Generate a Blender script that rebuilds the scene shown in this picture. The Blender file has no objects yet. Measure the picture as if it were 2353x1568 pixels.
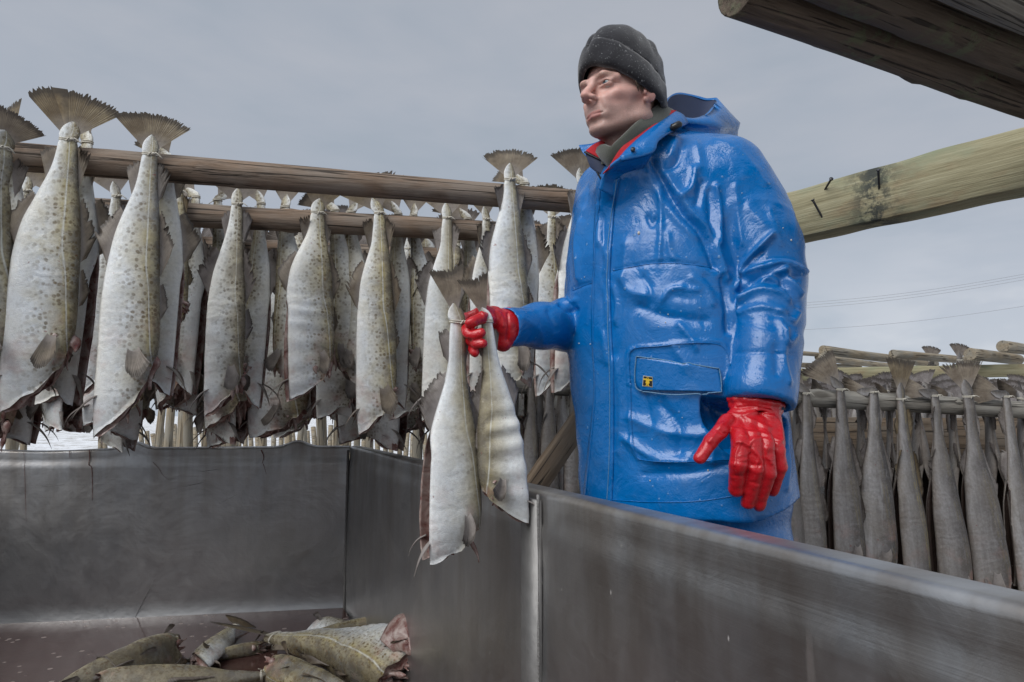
import bpy, bmesh, math, random
import numpy as np
from mathutils import Vector, Matrix, Euler
from mathutils.bvhtree import BVHTree

# ------------------------------------------------------------------ camera, world, sun, exposure
scene = bpy.context.scene
COL = scene.collection
R = math.radians
CAM = np.array([0.0, 0.0, 1.03])
FP, CX, CY, HOR = 2353 * 24 / 36.0, 1176.5, 784.0, 955.0     # photo measured on a 2353 px wide copy
PITCH = math.atan((HOR - CY) / FP)
cd = bpy.data.cameras.new('camera'); cd.lens = 24; cd.sensor_width = 36
cd.clip_start = 0.02; cd.clip_end = 6000
cam = bpy.data.objects.new('camera', cd); COL.objects.link(cam)
cam.location = CAM; cam.rotation_euler = (math.pi / 2 + PITCH, 0, 0)
scene.camera = cam
SUN_EL, SUN_ROT = R(44), R(218)           # high behind the camera, veiled by cloud
world = bpy.data.worlds.new('World'); scene.world = world; world.use_nodes = True
sl = bpy.data.lights.new('sun', 'SUN'); sl.energy = 2.3; sl.angle = R(48); sl.color = (1.0, 0.985, 0.96)
sun = bpy.data.objects.new('sun', sl); COL.objects.link(sun)
sun_dir = Vector((math.sin(SUN_ROT) * math.cos(SUN_EL), math.cos(SUN_ROT) * math.cos(SUN_EL), math.sin(SUN_EL)))
sun.rotation_euler = sun_dir.to_track_quat('Z', 'Y').to_euler(); sun.location = (0, -4, 8)
scene.view_settings.view_transform = 'Standard'; scene.view_settings.look = 'None'
scene.view_settings.exposure = 0.4; scene.view_settings.gamma = 1.0


# ------------------------------------------------------------------ node helper
class NT:
    def __init__(s, tree):
        s.t = tree; s.t.nodes.clear()

    def n(s, typ, ins=None, **props):
        nd = s.t.nodes.new('ShaderNode' + typ)
        for k, v in props.items(): setattr(nd, k, v)
        for k, v in (ins or {}).items():
            sock = nd.inputs[k]
            if isinstance(v, bpy.types.NodeSocket): s.t.links.new(v, sock)
            elif isinstance(v, bpy.types.Node): s.t.links.new(v.outputs[0], sock)
            else:
                try: sock.default_value = v
                except Exception: sock.default_value = tuple(v) + (1.0,)
        return nd

    def math(s, op, a, b=0.0, clamp=False):
        return s.n('Math', {0: a, 1: b}, operation=op, use_clamp=clamp).outputs[0]

    def mix(s, f, a, b, mode='MIX'):
        nd = s.n('Mix', data_type='RGBA', blend_type=mode)
        for i, v in ((0, f), (6, a), (7, b)):
            if isinstance(v, bpy.types.NodeSocket): s.t.links.new(v, nd.inputs[i])
            else: nd.inputs[i].default_value = v if i == 0 else (tuple(v) + (1.0,))[:4]
        return nd.outputs[2]

    def ramp(s, f, stops):
        nd = s.n('ValToRGB', {0: f}); cr = nd.color_ramp
        while len(cr.elements) < len(stops): cr.elements.new(0.5)
        for e, (p, c) in zip(cr.elements, stops):
            e.position = p
            e.color = (c, c, c, 1) if not isinstance(c, (tuple, list)) else tuple(c) + (1,)
        return nd.outputs[0]

    def noise(s, vec, scale, detail=4, rough=0.55, dist=0.0):
        return s.n('TexNoise', {'Vector': vec, 'Scale': scale, 'Detail': detail, 'Roughness': rough, 'Distortion': dist}).outputs[0]

    def mapping(s, vec, scale=(1, 1, 1), loc=(0, 0, 0)):
        return s.n('Mapping', {'Vector': vec, 'Scale': scale, 'Location': loc}).outputs[0]

    def bump(s, h, strength, dist):
        return s.n('Bump', {'Height': h, 'Strength': strength, 'Distance': dist}).outputs[0]

    def pbsdf(s, **kw):
        names = dict(base='Base Color', rough='Roughness', metal='Metallic', normal='Normal', spec='Specular IOR Level',
                     coat='Coat Weight', coatr='Coat Roughness', sss='Subsurface Weight', aniso='Anisotropic', sheen='Sheen Weight')
        return s.n('BsdfPrincipled', {names[k]: v for k, v in kw.items()})

    def out(s, sh):
        s.n('OutputMaterial', {'Surface': sh})


def material(name):
    m = bpy.data.materials.new(name); m.use_nodes = True
    return m, NT(m.node_tree)


# overcast sky: the Sky Texture veiled by a procedural cloud deck
w = NT(world.node_tree)
gen = w.n('TexCoord').outputs['Generated']
sky = w.n('TexSky', sky_type='NISHITA', sun_disc=False, sun_elevation=SUN_EL, sun_rotation=SUN_ROT)
sep = w.n('SeparateXYZ', {0: gen})
cl = w.noise(w.mapping(gen, (1.6, 1.6, 4.2), (1.3, 0.4, 0.2)), 1.5, 5, 0.5, 0.4)
cl2 = w.noise(w.mapping(gen, (1.0, 1.0, 3.0), (4.3, 2.4, 1.2)), 5.0, 4, 0.55, 0.3)
cc = w.math('ADD', w.math('MULTIPLY', cl, 0.72), w.math('MULTIPLY', cl2, 0.30))
cc = w.math('ADD', cc, w.math('MULTIPLY', sep.outputs[0], 0.03))
cloud = w.ramp(cc, [(0.32, (.325, .375, .435)), (0.52, (.392, .425, .482)), (0.68, (.44, .46, .508)), (0.85, (.55, .555, .57))])
low = w.ramp(sep.outputs[2], [(0.0, 1.0), (0.13, .93), (0.30, .80), (0.55, .76), (1.0, .95)])
cloud = w.mix(1.0, cloud, low, 'MULTIPLY')
break_ = w.math('MULTIPLY', w.math('MULTIPLY', w.ramp(sep.outputs[0], [(.30, 0.0), (.62, 1.0)]), w.ramp(sep.outputs[2], [(.03, 1.0), (.26, 0.0)])), w.ramp(cl2, [(.40, .1), (.58, 1.0)]))
cloud = w.mix(w.math('MULTIPLY', break_, .55), cloud, (.66, .66, .67))
cloud10 = w.mix(1.0, cloud, (10.0, 10.1, 10.2), 'MULTIPLY')
skyc = w.mix(0.95, sky.outputs[0], cloud10)
bg = w.n('Background', {'Color': skyc, 'Strength': 0.1})
w.n('OutputWorld', {'Surface': bg})


# ------------------------------------------------------------------ projection helpers (points of the photo -> places in the world)
Fv = np.array([0, math.cos(PITCH), math.sin(PITCH)]); Uv = np.array([0, -math.sin(PITCH), math.cos(PITCH)])
def ray(px, py):
    return Fv + np.array([(px - CX) / FP, 0, 0]) - Uv * (py - CY) / FP
def PW(px, py, Y):
    d = ray(px, py); return CAM + d * (Y / d[1])
def PZ(px, py, z):
    d = ray(px, py); return CAM + d * ((z - CAM[2]) / d[2])
def WP(V):
    r = np.asarray(V) - CAM; zf = r @ Fv
    return np.stack([CX + FP * r[..., 0] / zf, CY - FP * (r @ Uv) / zf], -1)
def sm(a, b, x):
    t = np.clip((np.asarray(x, float) - a) / (b - a), 0, 1); return t * t * (3 - 2 * t)
def waves(P, seed, f, n=7):
    rs = np.random.RandomState(seed); o = 0
    for i in range(n):
        d = rs.normal(size=3); d /= np.linalg.norm(d)
        o = o + np.sin(P @ d * f * (.5 + rs.rand()) + rs.rand() * 6.28)
    return o / n ** .5


# ------------------------------------------------------------------ mesh helpers
def mesh(name, V, F, mats, uv=None, matidx=None, smooth=True, vcol=None):
    me = bpy.data.meshes.new(name)
    V = np.asarray(V, np.float32)
    if isinstance(F, np.ndarray):
        n, k = F.shape
        me.vertices.add(len(V)); me.vertices.foreach_set('co', V.ravel())
        me.loops.add(n * k); me.loops.foreach_set('vertex_index', F.astype(np.int32).ravel())
        me.polygons.add(n); me.polygons.foreach_set('loop_start', np.arange(0, n * k, k, dtype=np.int32))
        me.update(calc_edges=True)
    else:
        me.from_pydata(V.tolist(), [], F)
    if smooth: me.polygons.foreach_set('use_smooth', np.ones(len(me.polygons), bool))
    for m in (mats if isinstance(mats, (list, tuple)) else [mats]): me.materials.append(m)
    if matidx is not None: me.polygons.foreach_set('material_index', np.asarray(matidx, np.int32))
    if uv is not None:
        li = np.empty(len(me.loops), np.int32); me.loops.foreach_get('vertex_index', li)
        l = me.uv_layers.new(name='UVMap'); l.data.foreach_set('uv', np.asarray(uv, np.float32)[li].ravel())
    for nm, arr in (vcol or {}).items():
        a = me.attributes.new(nm, 'FLOAT', 'POINT'); a.data.foreach_set('value', np.asarray(arr, np.float32))
    me.validate(); me.update()
    return me

def link(name, me, parent=None, mat4=None):
    o = bpy.data.objects.new(name, me); COL.objects.link(o)
    if parent is not None: o.parent = parent
    if mat4 is not None: o.matrix_local = mat4
    return o

def tag(o, label, cat, group=None, kind=None):
    if label: o['label'] = label
    if cat: o['category'] = cat
    if group: o['group'] = group
    if kind: o['kind'] = kind
    return o

def thing(name, label, cat, loc=(0, 0, 0), rot=(0, 0, 0), group=None):
    o = bpy.data.objects.new(name, None); COL.objects.link(o); o.empty_display_size = .05
    o.location = loc; o.rotation_euler = rot
    return tag(o, label, cat, group)

def part(name, V, F, mats, parent, **kw):
    """world-space vertices, parented to a thing"""
    M, q_ = Matrix.Identity(4), parent
    while q_ is not None:
        M = Matrix.LocRotScale(q_.location, q_.rotation_euler, q_.scale) @ M; q_ = q_.parent
    M = M.inverted()
    A = np.array(M); V = np.asarray(V, float) @ A[:3, :3].T + A[:3, 3]
    return link(name, mesh(name, V, F, mats, **kw), parent)

def grid_faces(n, m, wrap=False):
    """n rows, m columns"""
    i = np.arange(n - 1)[:, None]; j = np.arange(m if wrap else m - 1)[None, :]; k = (j + 1) % m
    return np.stack([i * m + j, i * m + k, (i + 1) * m + k, (i + 1) * m + j], -1).reshape(-1, 4)

def tube(pts, rad, ns=10, flat=None):
    """tube along points; returns V,F (quads, pinched ends)"""
    P = np.asarray(pts, float); n = len(P); rad = np.broadcast_to(np.asarray(rad, float), (n,)).copy()
    T = np.gradient(P, axis=0); T /= np.linalg.norm(T, axis=1)[:, None] + 1e-9
    up = np.array([0, 0, 1.]) if abs(T[0][2]) < .9 else np.array([0, 1., 0])
    V = []; a = np.linspace(0, 2 * np.pi, ns, endpoint=False)
    A = np.cross(T[0], up); A /= np.linalg.norm(A)
    for i in range(n):
        A = A - T[i] * (A @ T[i]); A /= np.linalg.norm(A); B = np.cross(T[i], A)
        V.append(P[i] + rad[i] * (np.cos(a)[:, None] * A + np.sin(a)[:, None] * B * (flat or 1)))
    V = np.array([np.repeat(P[:1], ns, 0)] + V + [np.repeat(P[-1:], ns, 0)]).reshape(-1, 3)
    return V, grid_faces(n + 2, ns, True)

def join(parts):
    Vs, Fs, o = [], [], 0
    for V, F in parts:
        Vs.append(np.asarray(V, float)); Fs.append(np.asarray(F) + o); o += len(V)
    return np.concatenate(Vs), np.concatenate(Fs)

def curve(pts, n):
    """Catmull-Rom through points"""
    P = np.asarray(pts, float); P = np.vstack([2 * P[0] - P[1], P, 2 * P[-1] - P[-2]])
    t = np.linspace(0, len(P) - 3 - 1e-6, n); i = t.astype(int); u = (t - i)[:, None]
    a, b, c, d = P[i], P[i + 1], P[i + 2], P[i + 3]
    return .5 * (2 * b + (c - a) * u + (2 * a - 5 * b + 4 * c - d) * u ** 2 + (3 * b - a - 3 * c + d) * u ** 3)

def box(c, s):
    x, y, z = c; a, b, d = s
    V = [(x + i * a / 2, y + j * b / 2, z + k * d / 2) for i in (-1, 1) for j in (-1, 1) for k in (-1, 1)]
    F = np.array([(0, 1, 3, 2), (4, 6, 7, 5), (0, 4, 5, 1), (2, 3, 7, 6), (0, 2, 6, 4), (1, 5, 7, 3)])
    return np.array(V), F

def vnormals(V, F):
    a = V[F[:, 2]] - V[F[:, 0]]; b = V[F[:, 3]] - V[F[:, 1]]; fn = np.cross(a, b)
    N = np.zeros_like(V)
    for k in range(4):
        for c in range(3): N[:, c] += np.bincount(F[:, k], fn[:, c], len(V))
    return N / (np.linalg.norm(N, axis=1)[:, None] + 1e-12)

def laplace(V, F, it, lam=.5):
    e = np.concatenate([F[:, [0, 1]], F[:, [1, 2]], F[:, [2, 3]], F[:, [3, 0]]])
    i, j = np.concatenate([e[:, 0], e[:, 1]]), np.concatenate([e[:, 1], e[:, 0]])
    cnt = np.bincount(i, minlength=len(V))[:, None] + 1e-9
    for _ in range(it):
        S = np.stack([np.bincount(i, V[j, c], len(V)) for c in range(3)], 1)
        V = V + lam * (S / cnt - V)
    return V

# ------------------------------------------------------------------ distance fields -> continuous surfaces
def surfnets(Fd, org, h):
    S = Fd < 0
    c = np.zeros(tuple(s - 1 for s in S.shape), np.int8)
    n = S.shape
    offs = [(a, b, d) for a in (0, 1) for b in (0, 1) for d in (0, 1)]
    for a, b, d in offs: c += S[a:n[0] - 1 + a, b:n[1] - 1 + b, d:n[2] - 1 + d]
    act = (c > 0) & (c < 8); ijk = np.argwhere(act)
    idx = np.full(act.shape, -1, np.int64); idx[act] = np.arange(len(ijk))
    pos = np.zeros((len(ijk), 3)); cnt = np.zeros(len(ijk))
    i, j, k = ijk.T
    for p in offs:
        for ax in range(3):
            if p[ax]: continue
            q = list(p); q[ax] = 1
            va = Fd[i + p[0], j + p[1], k + p[2]]; vb = Fd[i + q[0], j + q[1], k + q[2]]
            cr = (va < 0) != (vb < 0); t = np.where(cr, va / np.where(cr, va - vb, 1), 0)
            e = np.array(p, float) + np.zeros((len(ijk), 3)); e[:, ax] = t
            pos[cr] += e[cr]; cnt[cr] += 1
    V = np.asarray(org) + h * (ijk + pos / cnt[:, None])
    Q = []
    for ax in range(3):
        sl0 = [slice(None)] * 3; sl1 = [slice(None)] * 3
        sl0[ax] = slice(0, -1); sl1[ax] = slice(1, None)
        a = S[tuple(sl0)]; b = S[tuple(sl1)]; ed = np.argwhere(a != b)
        u, v = [x for x in range(3) if x != ax]
        ok = (ed[:, u] > 0) & (ed[:, v] > 0) & (ed[:, u] < n[u] - 1) & (ed[:, v] < n[v] - 1); ed = ed[ok]
        inside = a[tuple(ed.T)]
        q = []
        for du, dv in ((-1, -1), (0, -1), (0, 0), (-1, 0)):
            e = ed.copy(); e[:, u] += du; e[:, v] += dv; q.append(idx[tuple(e.T)])
        q = np.stack(q, 1)
        flip = inside if ax != 1 else ~inside
        q[~flip] = q[~flip][:, ::-1]
        Q.append(q)
    return V, np.concatenate(Q)

class SDF:
    def __init__(s, lo, hi, h):
        s.lo, s.h = np.array(lo, float), h
        ax = [np.arange(lo[k], hi[k], h, dtype=np.float32) for k in range(3)]
        s.shape = tuple(len(a) for a in ax)
        X, Y, Z = np.meshgrid(*ax, indexing='ij'); s.P = np.stack([X, Y, Z], -1).reshape(-1, 3)
        s.f = np.full(len(s.P), 9.0, np.float32)
    def add(s, d, k=0.0):
        if not isinstance(k, np.ndarray) and k <= 0: s.f = np.minimum(s.f, d); return
        hh = np.maximum(k - np.abs(s.f - d), 0) / k
        s.f = np.minimum(s.f, d) - hh * hh * k * .25
    def sub(s, d, k=0.0):
        d = -d
        if k <= 0: s.f = np.maximum(s.f, d); return
        hh = np.maximum(k - np.abs(s.f - d), 0) / k
        s.f = np.maximum(s.f, d) + hh * hh * k * .25
    def cap(s, a, b, ra, rb=None):
        a = np.asarray(a, np.float32); b = np.asarray(b, np.float32); rb = ra if rb is None else rb
        ba = b - a; pa = s.P - a; t = np.clip(pa @ ba / max(ba @ ba, 1e-12), 0, 1).astype(np.float32)
        return np.linalg.norm(pa - t[:, None] * ba, axis=1) - (ra + (rb - ra) * t)
    def ell(s, c, r, rot=None):
        q = s.P - np.asarray(c, np.float32)
        if rot is not None: q = q @ np.asarray(rot, np.float32)
        r = np.asarray(r, np.float32); k0 = np.linalg.norm(q / r, axis=1); k1 = np.linalg.norm(q / (r * r), axis=1)
        return k0 * (k0 - 1) / np.maximum(k1, 1e-6)
    def chain(s, pts, rad, k, kj=None):
        for i in range(len(pts) - 1): s.add(s.cap(pts[i], pts[i + 1], rad[i], rad[i + 1]), k)
    def surf(s, it=2):
        V, F = surfnets(s.f.reshape(s.shape), s.lo, s.h)
        return laplace(V, F, it, .5), F

def polydist(p, pts):
    d = np.full(len(p), 1e9); P = np.asarray(pts, float)
    for a, b in zip(P[:-1], P[1:]):
        ba = b - a; t = np.clip((p - a) @ ba / max(ba @ ba, 1e-9), 0, 1)
        d = np.minimum(d, np.linalg.norm(p - a - t[:, None] * ba, axis=1))
    return d


# ------------------------------------------------------------------ materials
def objattr(t, name): return t.n('Attribute', attribute_type='OBJECT', attribute_name=name).outputs['Fac']
def vattr(t, name): return t.n('Attribute', attribute_type='GEOMETRY', attribute_name=name).outputs['Fac']

def skin_material():
    m, t = material('cod_skin')
    uv = t.n('UVMap', uv_map='UVMap').outputs[0]
    s = t.n('SeparateXYZ', {0: uv}); u, v = s.outputs[0], s.outputs[1]
    ob = t.n('TexCoord').outputs['Object']
    rnd = t.n('ObjectInfo').outputs['Random']
    off = t.n('CombineXYZ', {0: t.math('MULTIPLY', rnd, 7.0), 1: t.math('MULTIPLY', rnd, 13.0), 2: t.math('MULTIPLY', rnd, 5.0)}).outputs[0]
    p = t.n('VectorMath', {0: ob, 1: off}, operation='ADD').outputs[0]
    tone, dark, dry, pln = objattr(t, 'tone'), objattr(t, 'dark'), objattr(t, 'dry'), objattr(t, 'plain')
    d = t.math('MULTIPLY', t.math('ABSOLUTE', t.math('SUBTRACT', u, 0.5)), 2.0)        # 0 back .. 1 belly edge
    big = t.noise(p, 7.0, 4, .6, .6); mid = t.noise(p, 26.0, 4, .6, .4); fine = t.noise(p, 120.0, 3, .6)
    dn = t.math('ADD', d, t.math('MULTIPLY', t.math('SUBTRACT', big, 0.5), 0.42))
    dn = t.math('ADD', dn, t.math('MULTIPLY', t.math('SUBTRACT', mid, 0.5), 0.26))
    base = t.ramp(dn, [(0.0, (.085, .072, .052)), (0.22, (.125, .108, .08)), (0.38, (.26, .23, .165)), (0.53, (.49, .475, .425)), (0.66, (.74, .77, .785)), (1.0, (.78, .79, .79))])
    # yellow-olive blush along the flank
    yl = t.math('MULTIPLY', t.ramp(mid, [(0.40, 0.0), (0.62, 1.0)]), t.ramp(d, [(0.1, .35), (0.32, 1.0), (0.55, .75), (0.85, 0.1)]))
    yl = t.math('MULTIPLY', yl, t.math('ADD', 0.22, t.math('MULTIPLY', tone, 0.8)), True)
    base = t.mix(yl, base, (.41, .355, .19))
    crm = t.noise(p, 4.5, 3, .5, .8)
    base = t.mix(t.math('MULTIPLY', t.ramp(crm, [(.45, 0.0), (.62, 1.0)]), .26), base, (.62, .55, .38))
    base = t.mix(t.math('MULTIPLY', t.ramp(crm, [(.34, 1.0), (.48, 0.0)]), .22), base, (.40, .44, .50))
    # brown spots
    wn = t.n('TexNoise', {'Vector': p, 'Scale': 60.0, 'Detail': 2.0}).outputs[1]
    pw = t.n('VectorMath', {0: p, 1: t.n('VectorMath', {0: wn, 'Scale': .008}, operation='SCALE').outputs[0]}, operation='ADD').outputs[0]
    vs = t.n('TexVoronoi', {'Vector': pw, 'Scale': 88.0, 'Randomness': .85}, feature='F1').outputs[0]
    spot = t.ramp(vs, [(0.30, 1.0), (0.50, 0.0)])
    vs2 = t.n('TexVoronoi', {'Vector': pw, 'Scale': 150.0, 'Randomness': .9}, feature='F1').outputs[0]
    spot = t.math('MAXIMUM', spot, t.math('MULTIPLY', t.ramp(vs2, [(0.2, 1.0), (0.5, 0.0)]), t.ramp(d, [(0.28, 1.0), (0.6, 0.0)])))
    reg = t.ramp(dn, [(0.0, .7), (0.2, 1.0), (0.5, 1.0), (0.66, .55), (0.80, 0.0)])
    patch = t.ramp(big, [(0.34, 0.45), (0.52, 1.0)])
    cellr = t.ramp(t.n('SeparateXYZ', {0: t.n('TexVoronoi', {'Vector': pw, 'Scale': 88.0, 'Randomness': .85}, feature='F1').outputs[1]}).outputs[0], [(.15, .25), (.6, 1.0)])
    spot = t.math('MULTIPLY', t.math('MULTIPLY', t.math('MULTIPLY', spot, cellr), reg), patch)
    spot = t.math('MULTIPLY', t.math('MULTIPLY', spot, t.math('SUBTRACT', 1.0, t.math('MULTIPLY', dry, .8))), t.math('SUBTRACT', 1.0, t.math('MULTIPLY', pln, .8)))
    scol = t.mix(tone, (.085, .06, .035), (.13, .085, .022))
    base = t.mix(t.math('MULTIPLY', spot, .95), base, scol)
    # smoky dark blotches
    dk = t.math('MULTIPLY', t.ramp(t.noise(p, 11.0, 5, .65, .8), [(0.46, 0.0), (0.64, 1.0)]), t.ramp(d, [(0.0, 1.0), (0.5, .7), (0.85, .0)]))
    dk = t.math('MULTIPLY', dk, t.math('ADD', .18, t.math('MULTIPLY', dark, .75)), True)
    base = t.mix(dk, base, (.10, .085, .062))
    # dried fish: greyer, darker, mauve
    chev = t.math('SINE', t.math('ADD', t.math('ADD', t.math('MULTIPLY', v, 190.0), t.math('MULTIPLY', t.math('ABSOLUTE', t.math('SUBTRACT', d, .42)), 46.0)), t.math('MULTIPLY', mid, 16.0)))
    gd = t.ramp(dn, [(0.0, (.020, .016, .015)), (0.32, (.045, .038, .037)), (0.46, (.12, .108, .106)), (0.58, (.25, .238, .235)), (0.76, (.38, .365, .36)), (1.0, (.22, .185, .16))])
    stk = t.noise(t.mapping(p, (75, 75, 7)), 1.0, 4, .65, .4)
    gd = t.mix(t.ramp(stk, [(.46, 0.0), (.68, .42)]), gd, (.085, .074, .068))
    gd = t.mix(t.ramp(stk, [(.30, .35), (.44, 0.0)]), gd, (.42, .415, .42))
    gd = t.mix(t.math('MULTIPLY', t.math('ADD', t.math('MULTIPLY', chev, .5), .5), t.math('MULTIPLY', t.ramp(big, [(.4, .1), (.6, 1.0)]), .16)), gd, (.10, .092, .088))
    gd = t.mix(t.ramp(t.noise(p, 5.0, 4), [(.45, 0.0), (.65, .5)]), gd, (.20, .17, .135))
    base = t.mix(dry, base, gd)
    base = t.mix(t.math('MULTIPLY', dry, t.math('MULTIPLY', rnd, .55)), base, (.075, .062, .054))
    base = t.mix(t.math('MULTIPLY', dry, t.math('MULTIPLY', t.ramp(fine, [(.45, 0.0), (.7, 1.0)]), .14)), base, (.42, .42, .43))
    # lateral line bending towards the back near the head
    lv = t.math('MULTIPLY', t.math('POWER', t.math('MAXIMUM', t.math('SUBTRACT', v, 0.45), 0.0), 1.6), 0.55)
    ld = t.math('ABSOLUTE', t.math('SUBTRACT', t.math('ADD', d, lv), t.math('ADD', 0.44, t.math('MULTIPLY', t.math('SUBTRACT', big, .5), .05))))
    line = t.math('MULTIPLY', t.ramp(ld, [(0.005, 1.0), (0.017, 0.0)]), t.ramp(t.math('ADD', mid, t.math('MULTIPLY', fine, .6)), [(.6, .35), (.85, 1.0)]))
    edge = t.math('MULTIPLY', t.ramp(ld, [(0.02, 0.0), (0.035, 1.0), (0.09, .0)]), t.ramp(mid, [(.4, .1), (.6, 1.0)]))
    base = t.mix(t.math('MULTIPLY', edge, t.math('MULTIPLY', tone, .7)), base, (.33, .26, .07))
    base = t.mix(t.math('MULTIPLY', line, t.math('SUBTRACT', .58, t.math('MULTIPLY', dry, .54))), base, (.70, .72, .68))
    # pink bruises near the cut
    pk = t.math('MULTIPLY', t.ramp(t.noise(p, 16.0, 3), [(.52, 0.0), (.72, 1.0)]), t.ramp(v, [(.7, 0.0), (1.0, .75)]))
    base = t.mix(pk, base, (.42, .22, .18))
    blood = t.ramp(t.noise(p, 75.0, 2, .5), [(.735, 0.0), (.77, 1.0)])
    base = t.mix(t.math('MULTIPLY', blood, .6), base, (.20, .03, .025))
    base = t.mix(t.ramp(fine, [(.3, .16), (.55, 0.0)]), base, (.12, .11, .09))
    # scales + wrinkles
    sc = t.n('TexVoronoi', {'Vector': t.mapping(p, (1, 1, .7)), 'Scale': 430.0}, feature='DISTANCE_TO_EDGE').outputs[0]
    scm = t.ramp(sc, [(0.0, 0.0), (0.16, 1.0)])
    base = t.mix(t.math('MULTIPLY', t.math('SUBTRACT', 1.0, scm), .07), base, (.08, .075, .06))
    wr = t.n('TexWave', {'Vector': p, 'Scale': 14.0, 'Distortion': 7.0, 'Detail': 3.0, 'Detail Scale': 1.6}, wave_type='BANDS', bands_direction='Z').outputs[1]
    wrm = t.math('MULTIPLY', wr, t.math('MULTIPLY', t.ramp(d, [(.15, .25), (.5, 1.0)]), t.ramp(v, [(.3, .1), (.6, 1.0)])))
    hgt = t.math('ADD', t.math('MULTIPLY', scm, .22), t.math('MULTIPLY', t.math('MULTIPLY', wrm, t.ramp(big, [(.46, 0.0), (.62, 1.0)])), .45))
    hgt = t.math('ADD', hgt, t.math('MULTIPLY', mid, 1.6))
    hgt = t.math('ADD', hgt, t.math('MULTIPLY', chev, t.math('MULTIPLY', dry, t.math('MULTIPLY', t.ramp(big, [(.35, .1), (.6, 1.0)]), .07))))
    nb = t.bump(hgt, .55, .0035)
    rough = t.math('ADD', t.math('ADD', .13, t.math('MULTIPLY', dry, .22)), t.math('MULTIPLY', mid, .28))
    b = t.pbsdf(base=base, rough=rough, normal=nb, spec=.5, sss=.06)
    b.inputs['Subsurface Radius'].default_value = (.006, .004, .003)
    t.out(b)
    return m

def flesh_material():
    m, t = material('raw_flesh')
    ob = t.n('TexCoord').outputs['Object']
    n1 = t.noise(ob, 28, 5, .6, .5); n2 = t.noise(ob, 90, 3)
    dry = objattr(t, 'dry')
    base = t.ramp(n1, [(.28, (.09, .025, .022)), (.42, (.20, .11, .095)), (.56, (.33, .25, .225)), (.75, (.46, .40, .37))])
    base = t.mix(t.ramp(n2, [(.62, 0.0), (.72, .8)]), base, (.17, .02, .02))
    base = t.mix(dry, base, (.05, .035, .03))
    t.out(t.pbsdf(base=base, rough=.27, normal=t.bump(n1, .8, .006)))
    return m

def fin_material():
    m, t = material('fin_membrane')
    uv = t.n('UVMap', uv_map='UVMap').outputs[0]
    s = t.n('SeparateXYZ', {0: uv}); u, v = s.outputs[0], s.outputs[1]
    ob = t.n('TexCoord').outputs['Object']; tone, dark = objattr(t, 'tone'), objattr(t, 'dark')
    rays = t.n('TexWave', {'Vector': t.n('CombineXYZ', {0: u, 1: t.math('MULTIPLY', v, .012), 2: 0.0}).outputs[0], 'Scale': 11.0, 'Distortion': 2.6, 'Detail': 3.0, 'Detail Scale': 9.0}, wave_type='BANDS', bands_direction='X').outputs[1]
    n1 = t.noise(ob, 22, 4, .6, .4); n2 = t.noise(ob, 70, 4)
    a = t.mix(tone, (.43, .41, .43), (.43, .34, .20)); bcol = t.mix(tone, (.22, .205, .215), (.22, .155, .08))
    base = t.mix(t.ramp(n1, [(.35, 0.0), (.65, 1.0)]), a, bcol)
    base = t.mix(t.math('MULTIPLY', t.math('SUBTRACT', 1.0, rays), .5), base, (.10, .085, .075))
    base = t.mix(t.ramp(v, [(.0, .75), (.45, 0.0)]), base, (.46, .42, .40))
    base = t.mix(t.ramp(t.math('ADD', v, t.math('MULTIPLY', n2, .2)), [(.86, 0.0), (1.08, .8)]), base, (.055, .045, .036))
    base = t.mix(t.math('MULTIPLY', dark, .45), base, (.08, .062, .055))
    base = t.mix(t.ramp(n2, [(.55, 0.0), (.75, .5)]), base, (.10, .08, .06))
    pb = t.pbsdf(base=base, rough=.42, normal=t.bump(t.math('ADD', rays, t.math('MULTIPLY', n2, .5)), .3, .0012))
    tr = t.n('BsdfTranslucent', {'Color': base})
    t.out(t.n('MixShader', {0: .4, 1: pb, 2: tr}))
    return m

def wood_log_material(name, lo, hi, grey, moss=.0):
    """logs lie along local X"""
    m, t = material(name)
    ob = t.n('TexCoord').outputs['Object']; rnd = t.n('ObjectInfo').outputs['Random']
    p = t.n('VectorMath', {0: ob, 1: t.n('CombineXYZ', {0: t.math('MULTIPLY', rnd, 9.0)}).outputs[0]}, operation='ADD').outputs[0]
    g1 = t.noise(t.mapping(p, (3.5, 60, 60)), 1.0, 5, .65, .5)
    g2 = t.noise(t.mapping(p, (9, 190, 190)), 1.0, 4, .7, .3)
    pt = t.noise(t.mapping(p, (5, 14, 14)), 1.0, 4, .6, .4)
    base = t.ramp(t.math('ADD', t.math('MULTIPLY', g1, .6), t.math('MULTIPLY', g2, .4)), [(.36, lo), (.5, tuple((a + b) / 2 for a, b in zip(lo, hi))), (.66, hi)])
    base = t.mix(t.ramp(pt, [(.42, 0.0), (.62, .85)]), base, grey)
    cr = t.noise(t.mapping(p, (2.2, 90, 90), (3, 1, 2)), 1.0, 3, .5, .8)
    crack = t.ramp(cr, [(.36, 1.0), (.405, 0.0)])
    base = t.mix(t.math('MULTIPLY', crack, .8), base, (.018, .014, .012))
    kn = t.n('TexVoronoi', {'Vector': t.mapping(p, (4.2, 10, 10)), 'Scale': 1.0}).outputs[0]
    base = t.mix(t.ramp(kn, [(.10, .75), (.2, 0.0)]), base, tuple(c * .5 for c in lo))
    if moss:
        mo = t.math('MULTIPLY', t.ramp(t.noise(p, 30, 5, .7), [(.52, 0.0), (.6, 1.0)]), t.ramp(t.noise(p, 6, 3), [(.45, 0.0), (.6, moss)]))
        base = t.mix(mo, base, (.13, .14, .085))
    h = t.math('SUBTRACT', t.math('ADD', t.math('MULTIPLY', g1, .7), t.math('MULTIPLY', g2, .5)), t.math('MULTIPLY', crack, .8))
    t.out(t.pbsdf(base=base, rough=.82, normal=t.bump(h, .8, .006), spec=.25))
    return m

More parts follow.
